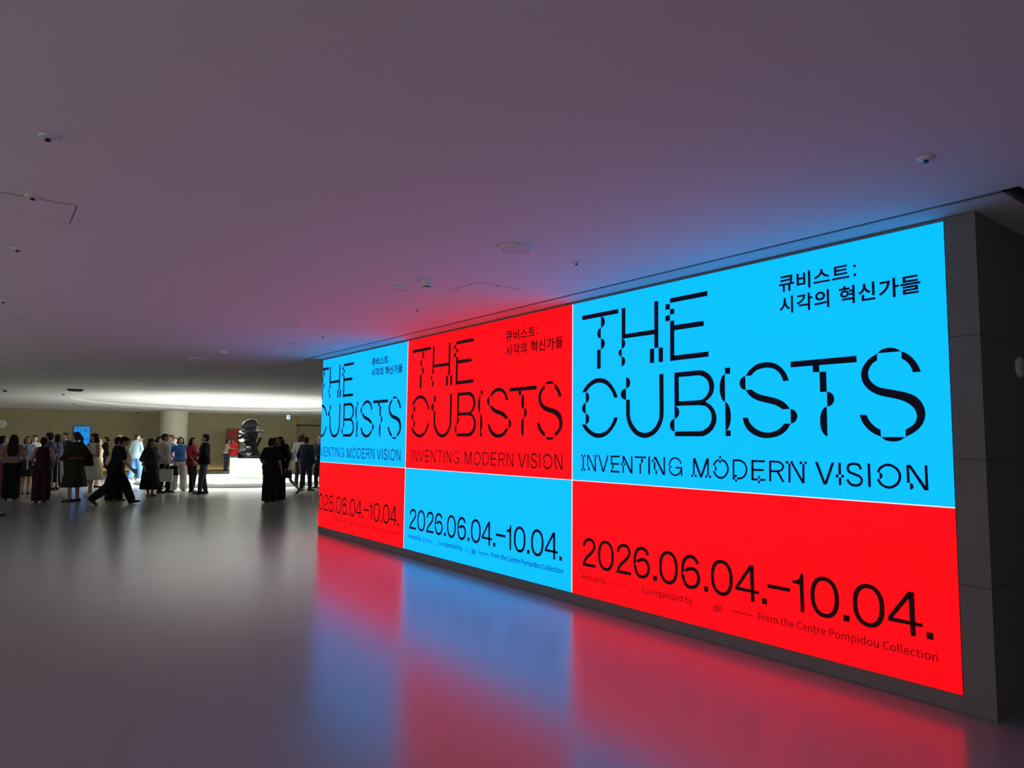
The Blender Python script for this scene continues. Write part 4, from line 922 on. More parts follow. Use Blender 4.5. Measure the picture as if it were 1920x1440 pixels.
def make_person(loc, height, face, label, skin=None, sex='f', lean=0.0, feet=None, hands=None, elbows=None, head=(0, 0), girth=1.0,
                hair=('short', 'black'), top=None, bottom=None, shoes=BLK, sole=None, extra=None, curl=0.5):
    """face: degrees, 0 = towards the photographer, 90 = towards the right of the photo, 180 = away"""
    k = height / 1.70
    loc = Vector((loc[0], loc[1], 0))
    c = -loc.normalized()
    rgt = Vector((-c.y, c.x, 0))
    if rgt.dot(rt) < 0: rgt = -rgt
    f = c * math.cos(math.radians(face)) + rgt * math.sin(math.radians(face))
    rz = math.atan2(f.y, f.x) - math.pi / 2
    root = empty('person', loc, rz)
    root.scale = (k, k, k)
    tag(root, label, 'person', 'visitors in the hall')
    g = girth
    feet = feet or [(-0.095, 0.0, 0.0, 8, 0), (0.095, 0.0, 0.0, -8, 0)]      # x, y, lift, toe-out, heel pitch
    # pelvis height so that both legs reach
    ank = [Vector((fx, fy, 0.08 + lift)) for fx, fy, lift, _, _ in feet]
    cx = sum(a.x for a in ank) / 2; cy = 0.0
    pz = 0.0
    for side, a in ((-1, ank[0]), (1, ank[1])):
        h = Vector((side * 0.088, 0, 0.905))
        dxy2 = (h.x - a.x) ** 2 + (h.y - a.y) ** 2
        zmax = a.z + math.sqrt(max(0.823 ** 2 - dxy2, 0.1))
        pz = min(pz, zmax - 0.905)
    hips = [Vector((s * 0.088, 0, 0.905 + pz)) for s in (-1, 1)]
    knees = []
    for s in (0, 1):
        toe = math.radians(feet[s][3])
        kn, ak = ik(hips[s], ank[s], 0.42, 0.405, (-math.sin(toe) * 0.4, 1, 0.15))
        knees.append(kn); ank[s] = ak
    # torso frame
    La = math.radians(lean)

    def sp(p):
        """bend the spine: points above the waist rotate forward about the pelvis"""
        p = Vector(p)
        t = max(0.0, min(1.0, (p.z - 0.92) / 0.25))
        a = -La * t
        q = p - Vector((0, 0, 0.95))
        q = Vector((q.x, q.y * math.cos(a) - q.z * math.sin(a), q.y * math.sin(a) + q.z * math.cos(a)))
        return q + Vector((0, 0, 0.95 + pz))
    sw = 0.185 if sex == 'm' else 0.165
    sho = [sp((s * sw, 0, 1.395)) for s in (-1, 1)]
    hands = hands or [None, None]
    elbows = elbows or [None, None]
    wr, el = [], []
    for s in (0, 1):
        sg = (-1, 1)[s]
        tgt = Vector(hands[s]) + Vector((0, 0, pz)) if hands[s] else sho[s] + Vector((sg * 0.065, 0.05, -0.515))
        hint = Vector(elbows[s]) if elbows[s] else Vector((sg * 0.5, -1, -0.2))
        e, w = ik(sho[s], tgt, 0.285, 0.255, hint)
        el.append(e); wr.append(w)
    # head frame
    hy, hp = math.radians(head[0]), math.radians(head[1])
    neck = sp((0, -0.012, 1.47))
    HM = Matrix.Translation(neck) @ Matrix.Rotation(-La * 0.55, 4, 'X') @ Matrix.Rotation(hy, 4, 'Z') @ Matrix.Rotation(-hp, 4, 'X') @ Matrix.Translation((0, 0.012, -1.47))
    # torso rings: z, rx, ry, cy
    if sex == 'm':
        TR = [(0.84, .135, .10, 0), (0.92, .168, .115, -.005), (1.0, .160, .112, 0), (1.09, .150, .108, .005), (1.2, .162, .115, .005), (1.30, .175, .118, .002), (1.38, .172, .10, -.004), (1.425, .12, .078, -.008), (1.465, .062, .06, -.01)]
    else:
        TR = [(0.84, .14, .105, 0), (0.92, .170, .118, -.008), (1.0, .155, .108, 0), (1.09, .130, .095, .004), (1.2, .140, .105, .008), (1.29, .150, .118, .012), (1.37, .150, .092, -.002), (1.42, .10, .07, -.006), (1.46, .055, .054, -.01)]
    TR = [(z, rx * (g if z < 1.4 else 1), ry * (g if z < 1.4 else 1), y) for z, rx, ry, y in TR]
    sk = cloth(skin, 0.55) if skin else SKIN
    # ---- body: one continuous skin
    b = MB()
    b.loft([[sp(p) for p in ring_e((0, y, z), rx * .95, ry * .95)] for z, rx, ry, y in TR])
    b.cap(sp((0, -0.008, 1.43)), 0.055, HM @ Vector((0, 0.0, 1.54)), 0.05)
    b.ell((0, 0.01, 1.592), (0.073, 0.09, 0.108), 16, HM)
    b.cap((0, 0.045, 1.525), 0.043, (0, 0.055, 1.56), 0.05, 12, HM)
    b.cap((0, 0.092, 1.592), 0.010, (0, 0.112, 1.566), 0.013, 8, HM)
    for s in (-1, 1): b.ell((s * 0.074, -0.002, 1.578), (0.012, 0.02, 0.03), 8, HM)
    for s in (0, 1):
        sg = (-1, 1)[s]
        b.cap(hips[s] + Vector((0, 0, -0.01)), 0.088 * g, knees[s], 0.056, 14)
        b.cap(knees[s], 0.055, knees[s].lerp(ank[s], 0.35) + Vector((0, -0.012, 0)), 0.054, 12)
        b.cap(knees[s].lerp(ank[s], 0.35) + Vector((0, -0.012, 0)), 0.053, ank[s], 0.036, 12)
        fy = math.radians(feet[s][3]); fp_ = math.radians(feet[s][4])
        fd = Vector((-math.sin(fy) * math.cos(fp_), math.cos(fy) * math.cos(fp_), -math.sin(fp_)))
        b.cap(ank[s] + Vector((0, 0, -0.035)) - fd * 0.03, 0.034, ank[s] + Vector((0, 0, -0.045)) + fd * 0.14, 0.026, 10)
        b.cap(sho[s] + Vector((-sg * 0.02, 0, -0.01)), 0.056 * g, el[s], 0.042, 12)
        b.cap(el[s], 0.041, wr[s], 0.028, 12)
        # hand: palm, four curled fingers, a thumb off the side of the palm
        d = (wr[s] - el[s]).normalized()
        ref = Vector((0, 1, 0)) if abs(d.y) < 0.75 else Vector((0, 0, 1))
        w_ = (ref - d * ref.dot(d)).normalized()          # towards the thumb side
        nrm = d.cross(w_)
        if nrm.x * sg > 0: nrm = -nrm                     # palm faces the body
        pa = wr[s] + d * 0.012
        for t in (-0.026, -0.009, 0.009, 0.026):
            b.cap(pa + w_ * t * 0.8, 0.015, pa + d * 0.075 + w_ * t, 0.0125, 8)
        for i, t in enumerate((-0.031, -0.0105, 0.0105, 0.031)):
            L = (0.052, 0.068, 0.074, 0.064)[i]
            q0 = pa + d * 0.078 + w_ * t
            q1 = q0 + (d * math.cos(curl * 0.7) + nrm * math.sin(curl * 0.7)) * L * 0.5
            q2 = q1 + (d * math.cos(curl * 1.9) + nrm * math.sin(curl * 1.9)) * L * 0.5
            b.cap(q0, 0.0098, q1, 0.0092, 8); b.cap(q1, 0.0092, q2, 0.0082, 8)
        q0 = pa + d * 0.028 + w_ * 0.034
        q1 = q0 + (d * 0.75 + w_ * 0.55 + nrm * 0.25).normalized() * 0.036
        q2 = q1 + (d * 0.9 + w_ * 0.1 + nrm * 0.35).normalized() * 0.03
        b.cap(pa + d * 0.02 + w_ * 0.018, 0.015, q0, 0.012, 8); b.cap(q0, 0.012, q1, 0.0105, 8); b.cap(q1, 0.0105, q2, 0.009, 8)
    body = b.blob('body', sk, root, 0.0088, 2)
    me = body.data
    me.materials.append(EYE_M); me.materials.append(LIP)
    marks = [(HM @ Vector((s * 0.031, 0.088, 1.602)), 0.013, 1) for s in (-1, 1)] + [(HM @ Vector((s * 0.031, 0.090, 1.618)), 0.008, 1) for s in (-1, 1)] + [(HM @ Vector((t, 0.102, 1.535)), 0.011, 2) for t in (-0.014, 0, 0.014)]
    for p in me.polygons:
        if p.center.z > 1.3:
            for q, r, i in marks:
                if (p.center - q).length < r: p.material_index = i
    # ---- hair
    style, hc = hair
    h = MB()
    if style != 'bald':
        h.ell((0, -0.016, 1.618), (0.083, 0.094, 0.098), 16)
        h.ell((0, -0.03, 1.585), (0.082, 0.08, 0.095), 14)
        h.ell((0, 0.045, 1.672), (0.06, 0.045, 0.03), 12)
    else:
        h.ell((0, -0.028, 1.60), (0.079, 0.078, 0.092), 14)
    if style in ('bob', 'long', 'curly'):
        h.ell((0, -0.035, 1.56), (0.098, 0.078, 0.115), 16)
        for s in (-1, 1): h.cap((s * 0.075, 0.01, 1.63), 0.026, (s * 0.088, 0.0, 1.50), 0.026, 10)
    if style == 'long':
        T = HM
        h2 = [(1.60, .092, .055, -.045), (1.48, .112, .05, -.075), (1.36, .128, .042, -.105), (1.24, .125, .036, -.115), (1.14, .085, .022, -.112)]
        h.loft([ring_e((0, y, z), rx, ry) for z, rx, ry, y in h2])
    if style == 'curly':
        for s in (-1, 1): h.ell((s * 0.085, -0.02, 1.54), (0.05, 0.07, 0.09), 12)
        h.ell((0, -0.03, 1.66), (0.10, 0.10, 0.075), 14)
    if style == 'ponytail':
        h.cap((0, -0.095, 1.63), 0.03, (0, -0.15, 1.54), 0.042, 12); h.cap((0, -0.15, 1.54), 0.042, (0, -0.145, 1.30), 0.02, 12)
    if style == 'bun':
        h.ell((0, -0.115, 1.545), (0.055, 0.045, 0.048), 14)
    hh = MB().add(h.v, h.f, HM)
    hh.blob('hair', HAIR[hc], root, 0.0105, 2, wob=0.012 if style == 'curly' else 0.0025, seed=len(label))
    # ---- upper garment
    made = {}
    if top:
        kind, col, sleeve, hem = top
        t = MB()
        grow = {'tee': 0.014, 'shirt': 0.020, 'blazer': 0.028, 'tank': 0.008, 'dress': 0.016}[kind]
        zr = [r for r in TR if r[0] >= hem - 0.02]
        if zr[0][0] > hem + 0.02: zr = [(hem, TR[1][1] * 1.0, TR[1][2], 0)] + zr
        t.loft([[sp(p) for p in ring_e((0, y, z), max((max(rx, 0.15 * g if kind in ('shirt', 'blazer') else 0) if z < 1.3 else rx) + grow, 0.196 * g if z < 1.03 and kind != 'tank' else 0), max(ry + grow, 0.156 * g if z < 1.03 and kind != 'tank' else 0))] for z, rx, ry, y in zr])
        for s in (0, 1):
            sg = (-1, 1)[s]
            sr_ = 0.066 * g + grow * 0.4
            if sleeve == 'none':
                t.cap(sp((sg * 0.06, -0.005, 1.415)), 0.05, sp((sg * (sw - 0.045), 0, 1.40)), 0.05, 12)
            elif sleeve == 'short':
                t.cap(sho[s] + Vector((-sg * 0.025, 0, -0.01)), sr_, sho[s].lerp(el[s], 0.72), sr_ + 0.006, 14)
            elif sleeve == 'elbow':
                t.cap(sho[s] + Vector((-sg * 0.025, 0, -0.01)), sr_, el[s], sr_ + 0.004, 14)
            else:
                t.cap(sho[s] + Vector((-sg * 0.025, 0, -0.01)), sr_, el[s], 0.054 * g + grow * 0.3, 14)
                t.cap(el[s], 0.054 * g + grow * 0.3, el[s].lerp(wr[s], 0.94), 0.040 + grow * 0.2, 14)
        if kind == 'blazer' or kind == 'shirt':
            t.cap(sp((-0.05, 0.0, 1.455)), 0.022, sp((0.05, 0.0, 1.455)), 0.022, 8)
            t.cap(sp((-0.045, -0.05, 1.46)), 0.022, sp((0.045, -0.05, 1.46)), 0.022, 8)
        if kind == 'dress':
            L, flare = bottom[1], bottom[2]
            zz = 1.70 - 0.0
            z0, z1 = 1.06 + pz, L
            t.loft([ring_e((cx * u, cy * u, z0 + (z1 - z0) * u), 0.15 * g + (flare - 0.15 * g) * u ** 0.8, 0.115 * g + (flare * 0.82 - 0.115 * g) * u ** 0.8, 36, 9, 0.05 * u, 1.0) for u in (0, .15, .3, .5, .7, .85, 1)])
        o = t.blob({'tee': 'top', 'shirt': 'shirt', 'blazer': 'jacket', 'tank': 'top', 'dress': 'dress'}[kind], cloth(col), root, 0.0125, 3, wob=0.003, seed=len(label) + 3)
        made['top'] = o
    # ---- lower garment
    if bottom and not (top and top[0] == 'dress'):
        kind = bottom[0]
        t = MB()
        wz = [(0.85, .165, .130), (0.92, .180, .142), (1.0, .168, .134), (1.06, .146, .118)] if kind != 'skirt' else None
        if kind in ('trousers', 'baggy', 'wide'):
            col = bottom[1]
            t.loft([ring_e((0, 0, z + pz), rx * g, ry * g) for z, rx, ry in wz])
            ra, rb, rc_ = {'trousers': (0.098 * g, 0.075 * g, 0.062), 'baggy': (0.108 * g, 0.092 * g, 0.088), 'wide': (0.112 * g, 0.108 * g, 0.112)}[kind]
            for s in (0, 1):
                t.cap(hips[s], ra, knees[s], rb, 16)
                end = ank[s] + (ank[s] - knees[s]).normalized() * (0.02 if kind != 'wide' else 0.035)
                n_ = 16
                dd = (end - knees[s]).normalized()
                aa = dd.orthogonal().normalized(); bb = dd.cross(aa)
                t.loft([[knees[s].lerp(end, u) + aa * (math.cos(2 * math.pi * i / n_) * (rb + (rc_ - rb) * u)) + bb * (math.sin(2 * math.pi * i / n_) * (rb + (rc_ - rb) * u)) for i in range(n_)] for u in (0, 0.5, 1)])
            t.blob('trousers', cloth(col), root, 0.0125, 3, wob=0.003, seed=len(label) + 5)
        elif kind == 'skirt':
            _, L, flare, col = bottom
            z0 = 1.07 + pz
            mx_ = sum(x.x for x in knees) / 2; my_ = sum(x.y for x in knees) / 2
            t.loft([ring_e((mx_ * u * 0.6, my_ * u * 0.8, z0 + (L - z0) * u), 0.140 * g + (flare - 0.14 * g) * u ** 0.75, 0.105 * g + (flare * 0.85 - 0.105 * g) * u ** 0.75, 44, 11, 0.06 * u, 0.7) for u in (0, .1, .2, .35, .5, .7, .85, 1)])
            t.blob('skirt', cloth(col), root, 0.0115, 2)
    # ---- shoes
    for s in (0, 1):
        fy = math.radians(feet[s][3]); fp_ = math.radians(feet[s][4])
        fd = Vector((-math.sin(fy) * math.cos(fp_), math.cos(fy) * math.cos(fp_), -math.sin(fp_)))
        upv = Vector((-math.sin(fy) * math.sin(fp_), math.cos(fy) * math.sin(fp_), math.cos(fp_)))
        sd = fd.cross(upv)
        base = ank[s] - upv * 0.078
        t = MB()

        def fr(y, hw, z0, z1):
            return [base + fd * y + sd * (hw * cx_) + upv * (z0 + (z1 - z0) * cz_) for cx_, cz_ in ((-1, 0.0), (-0.97, 0.35), (-0.7, 0.85), (-0.3, 1), (0.3, 1), (0.7, 0.85), (0.97, 0.35), (1, 0.0))]
        t.loft([fr(-0.078, 0.026, 0.004, 0.055), fr(-0.055, 0.037, 0.0, 0.085), fr(0.0, 0.039, 0.0, 0.09), fr(0.05, 0.041, 0.0, 0.07), fr(0.11, 0.046, 0.0, 0.05), fr(0.155, 0.040, 0.0, 0.042), fr(0.185, 0.022, 0.006, 0.03)])
        o = t.build('shoe', cloth(shoes, 0.45), root, smooth=True)
        if sole:
            q = MB()
            q.loft([[base + fd * y + sd * hw * 1.04 - upv * 0.001, base + fd * y - sd * hw * 1.04 - upv * 0.001, base + fd * y - sd * hw * 1.04 + upv * 0.022, base + fd * y + sd * hw * 1.04 + upv * 0.022] for y, hw in ((-0.082, 0.026), (-0.055, 0.038), (0.05, 0.042), (0.11, 0.047), (0.155, 0.041), (0.19, 0.02))])
            q.build('sole', cloth(sole, 0.6), o)
    # ---- details
    W = Matrix.Translation(loc) @ Matrix.Rotation(rz, 4, 'Z') @ Matrix.Scale(k, 4)
    front = lambda z, ry: sp((0, ry, z))
    if extra and 'shirt_front' in extra:
        t = MB()
        pts = [(-0.05, 1.44), (0.05, 1.44), (0.012, 1.12), (-0.012, 1.12)]
        ring0 = [sp((x, (0.095 if z > 1.4 else 0.150 * 1.0), z)) for x, z in pts]
        ring1 = [sp((x, (0.04 if z > 1.4 else 0.09), z)) for x, z in pts]
        t.loft([ring0, ring1])
        t.build('shirt_front', cloth(extra['shirt_front']), root)
    if extra and 'belt' in extra:
        t = MB()
        t.loft([ring_e((0, 0.0, z + pz), rx, ry, 28) for z, rx, ry in ((1.045, .172 * g, .14 * g), (1.05, .178 * g, .146 * g), (1.085, .176 * g, .144 * g), (1.09, .170 * g, .138 * g))])
        t.build('belt', cloth(extra['belt'], 0.5), root, smooth=True)
    if extra and 'stripes' in extra:
        L, flare, col = extra['stripes']
        t = MB()
        z0 = 1.0
        for an in (200, 235, 265, 300, 340, 20, 70, 120, 160):
            a = math.radians(an)
            p0 = Vector((0.185 * math.cos(a), 0.15 * math.sin(a), z0)); p1 = Vector((flare * 1.05 * math.cos(a), flare * 0.9 * math.sin(a), L + 0.01))
            t.cap(p0, 0.008, p1, 0.012, 6)
        t.build('skirt_stripes', cloth(col), root)
    if extra and 'glasses' in extra:
        t = MB()
        for s in (-1, 1):
            t.lathe([(0.021, -0.002), (0.021, 0.002)], 16, HM @ Matrix.Translation((s * 0.032, 0.106, 1.600)) @ Matrix.Rotation(math.radians(90), 4, 'X'))
            t.cap((s * 0.055, 0.10, 1.602), 0.003, (s * 0.078, 0.0, 1.60), 0.003, 6, HM)
        t.build('glasses', M['dark'], root)
    return dict(root=root, W=W, wr=[W @ w for w in wr], el=[W @ e for e in el], sho=[W @ s for s in sho], f=f, side=Vector((f.y, -f.x, 0)), k=k, sp=sp, hd=[(wr[s] - el[s]).normalized() for s in (0, 1)])


def held(P, s, dist=0.085):
    """point in the palm of hand s (0 left, 1 right), in world space"""
    d = (P['wr'][s] - P['el'][s]).normalized()
    return P['wr'][s] + d * dist * P['k']


def frame_at(p, f):
    f = Vector((f.x, f.y, 0)).normalized()
    s = Vector((f.y, -f.x, 0))
    return Matrix(((s.x, f.x, 0, p.x), (s.y, f.y, 0, p.y), (0, 0, 1, p.z), (0, 0, 0, 1)))


def bag(name, p, f, w, d, h, m, label, cat, strap=0.18, taper=0.8, strap_m=None, mark=None):
    """bag with its handle top at p, hanging straight down"""
    r = empty(name, (p.x, p.y, p.z - strap - h), math.atan2(f.y, f.x) - math.pi / 2)
    tag(r, label, cat)
    b = MB()
    b.loft([[(-w / 2, -d / 2, 0), (w / 2, -d / 2, 0), (w / 2, d / 2, 0), (-w / 2, d / 2, 0)], [(-w / 2 * taper, -d / 2 * .7, h), (w / 2 * taper, -d / 2 * .7, h), (w / 2 * taper, d / 2 * .7, h), (-w / 2 * taper, d / 2 * .7, h)]])
    b.build('bag_body', m, r, bevel=0.012 if taper < 1 else 0.002)
    for s in (-1, 1):
        b = MB()
        pts = [Vector((-w * 0.27, s * d * 0.22, h - 0.01)), Vector((-w * 0.17, s * d * 0.12, h + strap * 0.72)), Vector((0, s * d * 0.04, h + strap)), Vector((w * 0.17, s * d * 0.12, h + strap * 0.72)), Vector((w * 0.27, s * d * 0.22, h - 0.01))]
        for i in range(4): b.cap(pts[i], 0.006, pts[i + 1], 0.006, 6)
        b.build('handle', strap_m or m, r)
    if mark:
        MB().box(-w * 0.2, w * 0.2, -d / 2 - 0.003, -d / 2 - 0.0005, h * 0.46, h * 0.50).box(-w * 0.2, w * 0.2, d / 2 + 0.0005, d / 2 + 0.003, h * 0.46, h * 0.50).build('printed_mark', mark, r)
    return r


def phone(p, f, label, tilt=40):
    r = empty('phone', p, math.atan2(f.y, f.x) - math.pi / 2)
    r.rotation_euler = (math.radians(tilt), 0, math.atan2(f.y, f.x) - math.pi / 2)
    tag(r, label, 'phone')
    MB().box(-0.036, 0.036, -0.004, 0.004, -0.07, 0.08).build('case', M['dark'], r, bevel=0.003)
    MB().box(-0.033, 0.033, -0.0052, -0.0045, -0.066, 0.076).build('display', M['phone'], r)
    return r


def papers(p, f, label, w=0.15, h=0.21, tilt=15, roll=0):
    r = empty('folded_papers', p)
    r.rotation_euler = (math.radians(tilt), math.radians(roll), math.atan2(f.y, f.x) - math.pi / 2)
    tag(r, label, 'papers')
    MB().box(-w / 2, w / 2, -0.004, 0.004, 0, h).build('sheets', cloth((0.8, 0.8, 0.78), 0.7), r)
    return r


M['phone'] = mat('phone_display', (0.02, 0.02, 0.03), 0.2, var=0.0, emit=(0.7, 0.8, 1.0), estr=0.5)
GREY = lambda v: (v, v, v)

# left group
make_person((0.50, 23.85), 1.59, 85, 'person in a lavender top and crimson trousers at the left photo edge, black bob', hair=('bob', 'black'), top=('tee', (0.21, 0.17, 0.42), 'long', 0.92),
            bottom=('wide', (0.22, 0.05, 0.10)), hands=[None, (0.2, 0.24, 0.98)])
p2 = make_person((0.67, 21.51), 1.62, 172, 'person from behind with very long black hair, tan top and wide black trousers', hair=('long', 'black'), top=('tee', (0.28, 0.18, 0.12), 'short', 0.97), bottom=('wide', BLK), hands=[(-0.2, 0.2, 1.0), (0.22, 0.16, 0.98)], girth=1.05)
make_person((1.06, 23.77), 1.59, 8, 'person facing us in a pale blue blouse and short black skirt', hair=('bob', 'auburn'), top=('shirt', (0.30, 0.44, 0.66), 'long', 0.98), bottom=('skirt', 0.52, 0.26, BLK), feet=[(-0.07, 0.05, 0, 5, 0), (0.06, -0.05, 0, -5, 0)], hands=[(-0.16, 0.16, 0.95), (0.2, 0.12, 0.92)], head=(-10, -6))
make_person((1.44, 28.22), 1.63, 0, 'person in a bright white open-necked shirt behind the pale blue blouse', hair=('short', 'black'), top=('shirt', (0.78, 0.78, 0.74), 'long', 0.9), bottom=('trousers', (0.03, 0.03, 0.03)), head=(0, 4))
make_person((1.48, 22.65), 1.69, -120, 'person in a navy polo and dark jeans behind the maroon jumpsuit, facing left', sex='m', hair=('short', 'black'), top=('tee', (0.02, 0.03, 0.08), 'short', 0.9), bottom=('trousers', (0.015, 0.02, 0.04)), hands=[(-0.16, 0.22, 1.05), None], skin=(0.38, 0.24, 0.17))
make_person((1.23, 20.48), 1.56, 175, 'person from behind in a sleeveless dark maroon jumpsuit, long black ponytail', hair=('ponytail', 'black'), top=('tank', (0.035, 0.010, 0.014), 'none', 0.9), bottom=('wide', (0.035, 0.010, 0.014)), hands=[(-0.2, 0.2, 1.02), (0.235, 0.12, 0.93)], girth=1.12, shoes=(0.02, 0.01, 0.01), skin=(0.42, 0.24, 0.17))
make_person((1.84, 25.07), 1.66, -125, 'person in a navy jacket and long black skirt with white stripes', hair=('bob', 'black'), top=('blazer', (0.025, 0.03, 0.06), 'long', 0.86), bottom=('skirt', 0.24, 0.235, BLK), extra={'stripes': (0.24, 0.235, (0.45, 0.45, 0.5))}, hands=[(-0.12, 0.22, 1.05), (0.12, 0.22, 1.08)])
make_person((2.14, 26.31), 1.72, -40, 'person in a black suit and white shirt with hands folded, behind the olive dress', sex='m', hair=('short', 'black'), top=('blazer', (0.016, 0.017, 0.022), 'long', 0.82), bottom=('trousers', (0.016, 0.017, 0.022)), extra={'shirt_front': (0.75, 0.78, 0.8)}, hands=[(0.04, 0.2, 1.08), (-0.02, 0.23, 1.09)], head=(-25, 0))
p9 = make_person((1.88, 20.28), 1.70, -142, 'person from behind in a dark olive dress with a red belt', hair=('ponytail', 'brown'), top=('dress', (0.022, 0.025, 0.014), 'long', 0.95), bottom=('dress', 0.36, 0.30), extra={'belt': (0.22, 0.03, 0.025)}, hands=[(-0.2, 0.22, 1.03), (0.2, 0.14, 1.08)], feet=[(-0.09, 0.0, 0, 18, 0), (0.12, 0.0, 0, 20, 0)], girth=1.15, head=(15, 0), skin=(0.42, 0.26, 0.2))
make_person((2.48, 22.31), 1.67, -48, 'person in a white sleeveless top and flared ivory skirt, black hair', hair=('curly', 'black'), top=('tank', (0.66, 0.62, 0.52), 'none', 0.97), bottom=('skirt', 0.44, 0.34, (0.66, 0.62, 0.52)), shoes=(0.6, 0.55, 0.45), hands=[(-0.1, 0.24, 1.1), (0.06, 0.24, 1.1)], feet=[(-0.05, 0.10, 0, 5, 0), (0.05, -0.04, 0, -5, 0)], skin=(0.40, 0.24, 0.17))
make_person((3.02, 25.85), 1.53, 100, 'person in a cream jacket mostly hidden behind the ivory skirt', hair=('bob', 'fair'), top=('blazer', (0.62, 0.56, 0.38), 'long', 0.85), bottom=('trousers', (0.5, 0.45, 0.32)))
p12 = make_person((4.45, 35.88), 1.65, -80, 'person in black near the far wall with a raised hand, stepping left', hair=('bun', 'black'), top=('shirt', BLK, 'long', 0.84), bottom=('trousers', (0.012, 0.014, 0.03)), feet=[(-0.08, 0.30, 0.02, 4, -8), (0.08, -0.22, 0.06, -4, 28)], hands=[(-0.1, 0.27, 1.25), (0.2, 0.14, 1.0)], shoes=(0.2, 0.09, 0.05))
make_person((2.61, 19.09), 1.70, 88, 'person in black striding to the right with the head bowed, largest of the walkers', sex='m', hair=('short', 'black'), top=('shirt', BLK, 'short', 0.80), bottom=('baggy', BLK), lean=10, feet=[(-0.09, 0.36, 0.0, 4, -12), (0.09, -0.44, 0.075, -6, 40)], hands=[(-0.22, -0.14, 0.88), (0.23, 0.33, 0.93)], head=(0, 22), girth=1.22, skin=(0.38, 0.22, 0.16), extra=None)
make_person((2.72, 19.95), 1.60, 92, 'person in dark navy walking close behind the striding figure in black, mostly hidden', sex='m', hair=('short', 'black'), top=('shirt', (0.012, 0.014, 0.03), 'long', 0.82), bottom=('wide', BLK), feet=[(-0.09, 0.10, 0.0, 4, 0), (0.09, -0.12, 0.0, -4, 0)], shoes=(0.10, 0.075, 0.055), lean=4)
make_person((4.60, 33.15), 1.71, -70, 'person with cropped fair hair far behind the striding figure', sex='m', hair=('short', 'fair'), top=('shirt', (0.10, 0.10, 0.11), 'long', 0.86), bottom=('trousers', (0.20, 0.19, 0.18)), skin=(0.62, 0.42, 0.32))
p14 = make_person((4.80, 30.29), 1.74, 135, 'person in a loose sky-blue shirt and blue trousers seen from behind', sex='m', hair=('short', 'black'), top=('shirt', (0.44, 0.62, 0.72), 'long', 0.80), bottom=('wide', (0.12, 0.28, 0.56)), shoes=WHT, sole=WHT, feet=[(-0.10, -0.12, 0, 6, 0), (0.11, 0.16, 0, -8, -6)], hands=[None, (0.24, 0.16, 0.90)], head=(-40, 0))
p15 = make_person((5.37, 32.80), 1.68, -15, 'person in charcoal looking down at a phone near the far wall', sex='m', hair=('short', 'black'), top=('shirt', (0.03, 0.032, 0.038), 'long', 0.82), bottom=('trousers', (0.02, 0.02, 0.022)), hands=[(-0.05, 0.3, 1.2), (0.05, 0.3, 1.2)], head=(0, 28))
make_person((3.71, 21.20), 1.54, 35, 'person in a charcoal jacket, long black skirt and sneakers, curly brown bob', hair=('curly', 'brown'), top=('shirt', (0.022, 0.023, 0.024), 'elbow', 0.93), bottom=('skirt', 0.22, 0.30, BLK), shoes=(0.02, 0.017, 0.015), sole=(0.15, 0.15, 0.14), girth=1.22, feet=[(-0.10, 0.02, 0, 6, 0), (0.09, 0.10, 0, -12, 0)], skin=(0.36, 0.22, 0.16), head=(8, 4))
p17 = make_person((4.43, 23.97), 1.64, 70, 'person with a black bun in a khaki dress half hidden behind the grey blazer', hair=('bun', 'black'), top=('dress', (0.16, 0.14, 0.07), 'short', 0.95), bottom=('dress', 0.45, 0.22), hands=[(-0.16, 0.2, 1.0), (0.12, 0.34, 1.13)], girth=1.05)
p18 = make_person((4.32, 22.59), 1.71, 72, 'person in a light grey blazer and black trousers carrying bags', sex='m', hair=('short', 'black'), top=('blazer', (0.33, 0.31, 0.31), 'long', 0.84), bottom=('trousers', BLK), extra={'shirt_front': (0.42, 0.52, 0.66)}, hands=[(-0.24, 0.08, 0.93), (0.235, 0.10, 0.92)], girth=1.08, feet=[(-0.10, 0.10, 0, 6, 0), (0.10, -0.06, 0, -8, 0)], skin=(0.42, 0.27, 0.2), curl=1.1)
make_person((4.92, 24.87), 1.69, -60, 'person in a blue shirt and white trousers holding a hand to the face', sex='m', hair=('short', 'brown'), top=('shirt', (0.20, 0.27, 0.42), 'short', 0.86), bottom=('trousers', (0.7, 0.68, 0.62)), hands=[(-0.2, 0.1, 0.95), (0.07, 0.20, 1.46)], elbows=[None, (0.3, 0.6, -1)])
make_person((6.38, 31.36), 1.61, -20, 'person in a pale blue top and navy trousers in front of the column', sex='m', hair=('short', 'black'), top=('tee', (0.30, 0.38, 0.55), 'short', 0.9), bottom=('trousers', (0.02, 0.025, 0.05)), skin=(0.6, 0.4, 0.3), shoes=(0.2, 0.12, 0.09))
make_person((4.84, 23.10), 1.62, 2, 'person in a royal blue polo shirt and white trousers facing us', hair=('bob', 'black'), top=('tee', (0.035, 0.12, 0.36), 'short', 0.94), bottom=('wide', (0.66, 0.64, 0.58)), shoes=(0.25, 0.23, 0.18), feet=[(-0.15, 0.0, 0, 10, 0), (0.15, 0.0, 0, -10, 0)], hands=[(-0.12, -0.16, 1.0), (0.12, -0.16, 1.0)], elbows=[(-1, -0.3, 0), (1, -0.3, 0)], girth=1.05, head=(0, -8))
p22 = make_person((5.05, 22.47), 1.61, 50, 'person in a red cardigan and black trousers holding up a phone', hair=('long', 'black'), top=('shirt', (0.20, 0.008, 0.016), 'long', 0.84), bottom=('trousers', BLK), hands=[(0.02, 0.30, 1.22), (0.14, 0.28, 1.02)], feet=[(-0.09, -0.03, 0, 6, 0), (0.10, 0.10, 0, -10, 0)], head=(-4, 0))
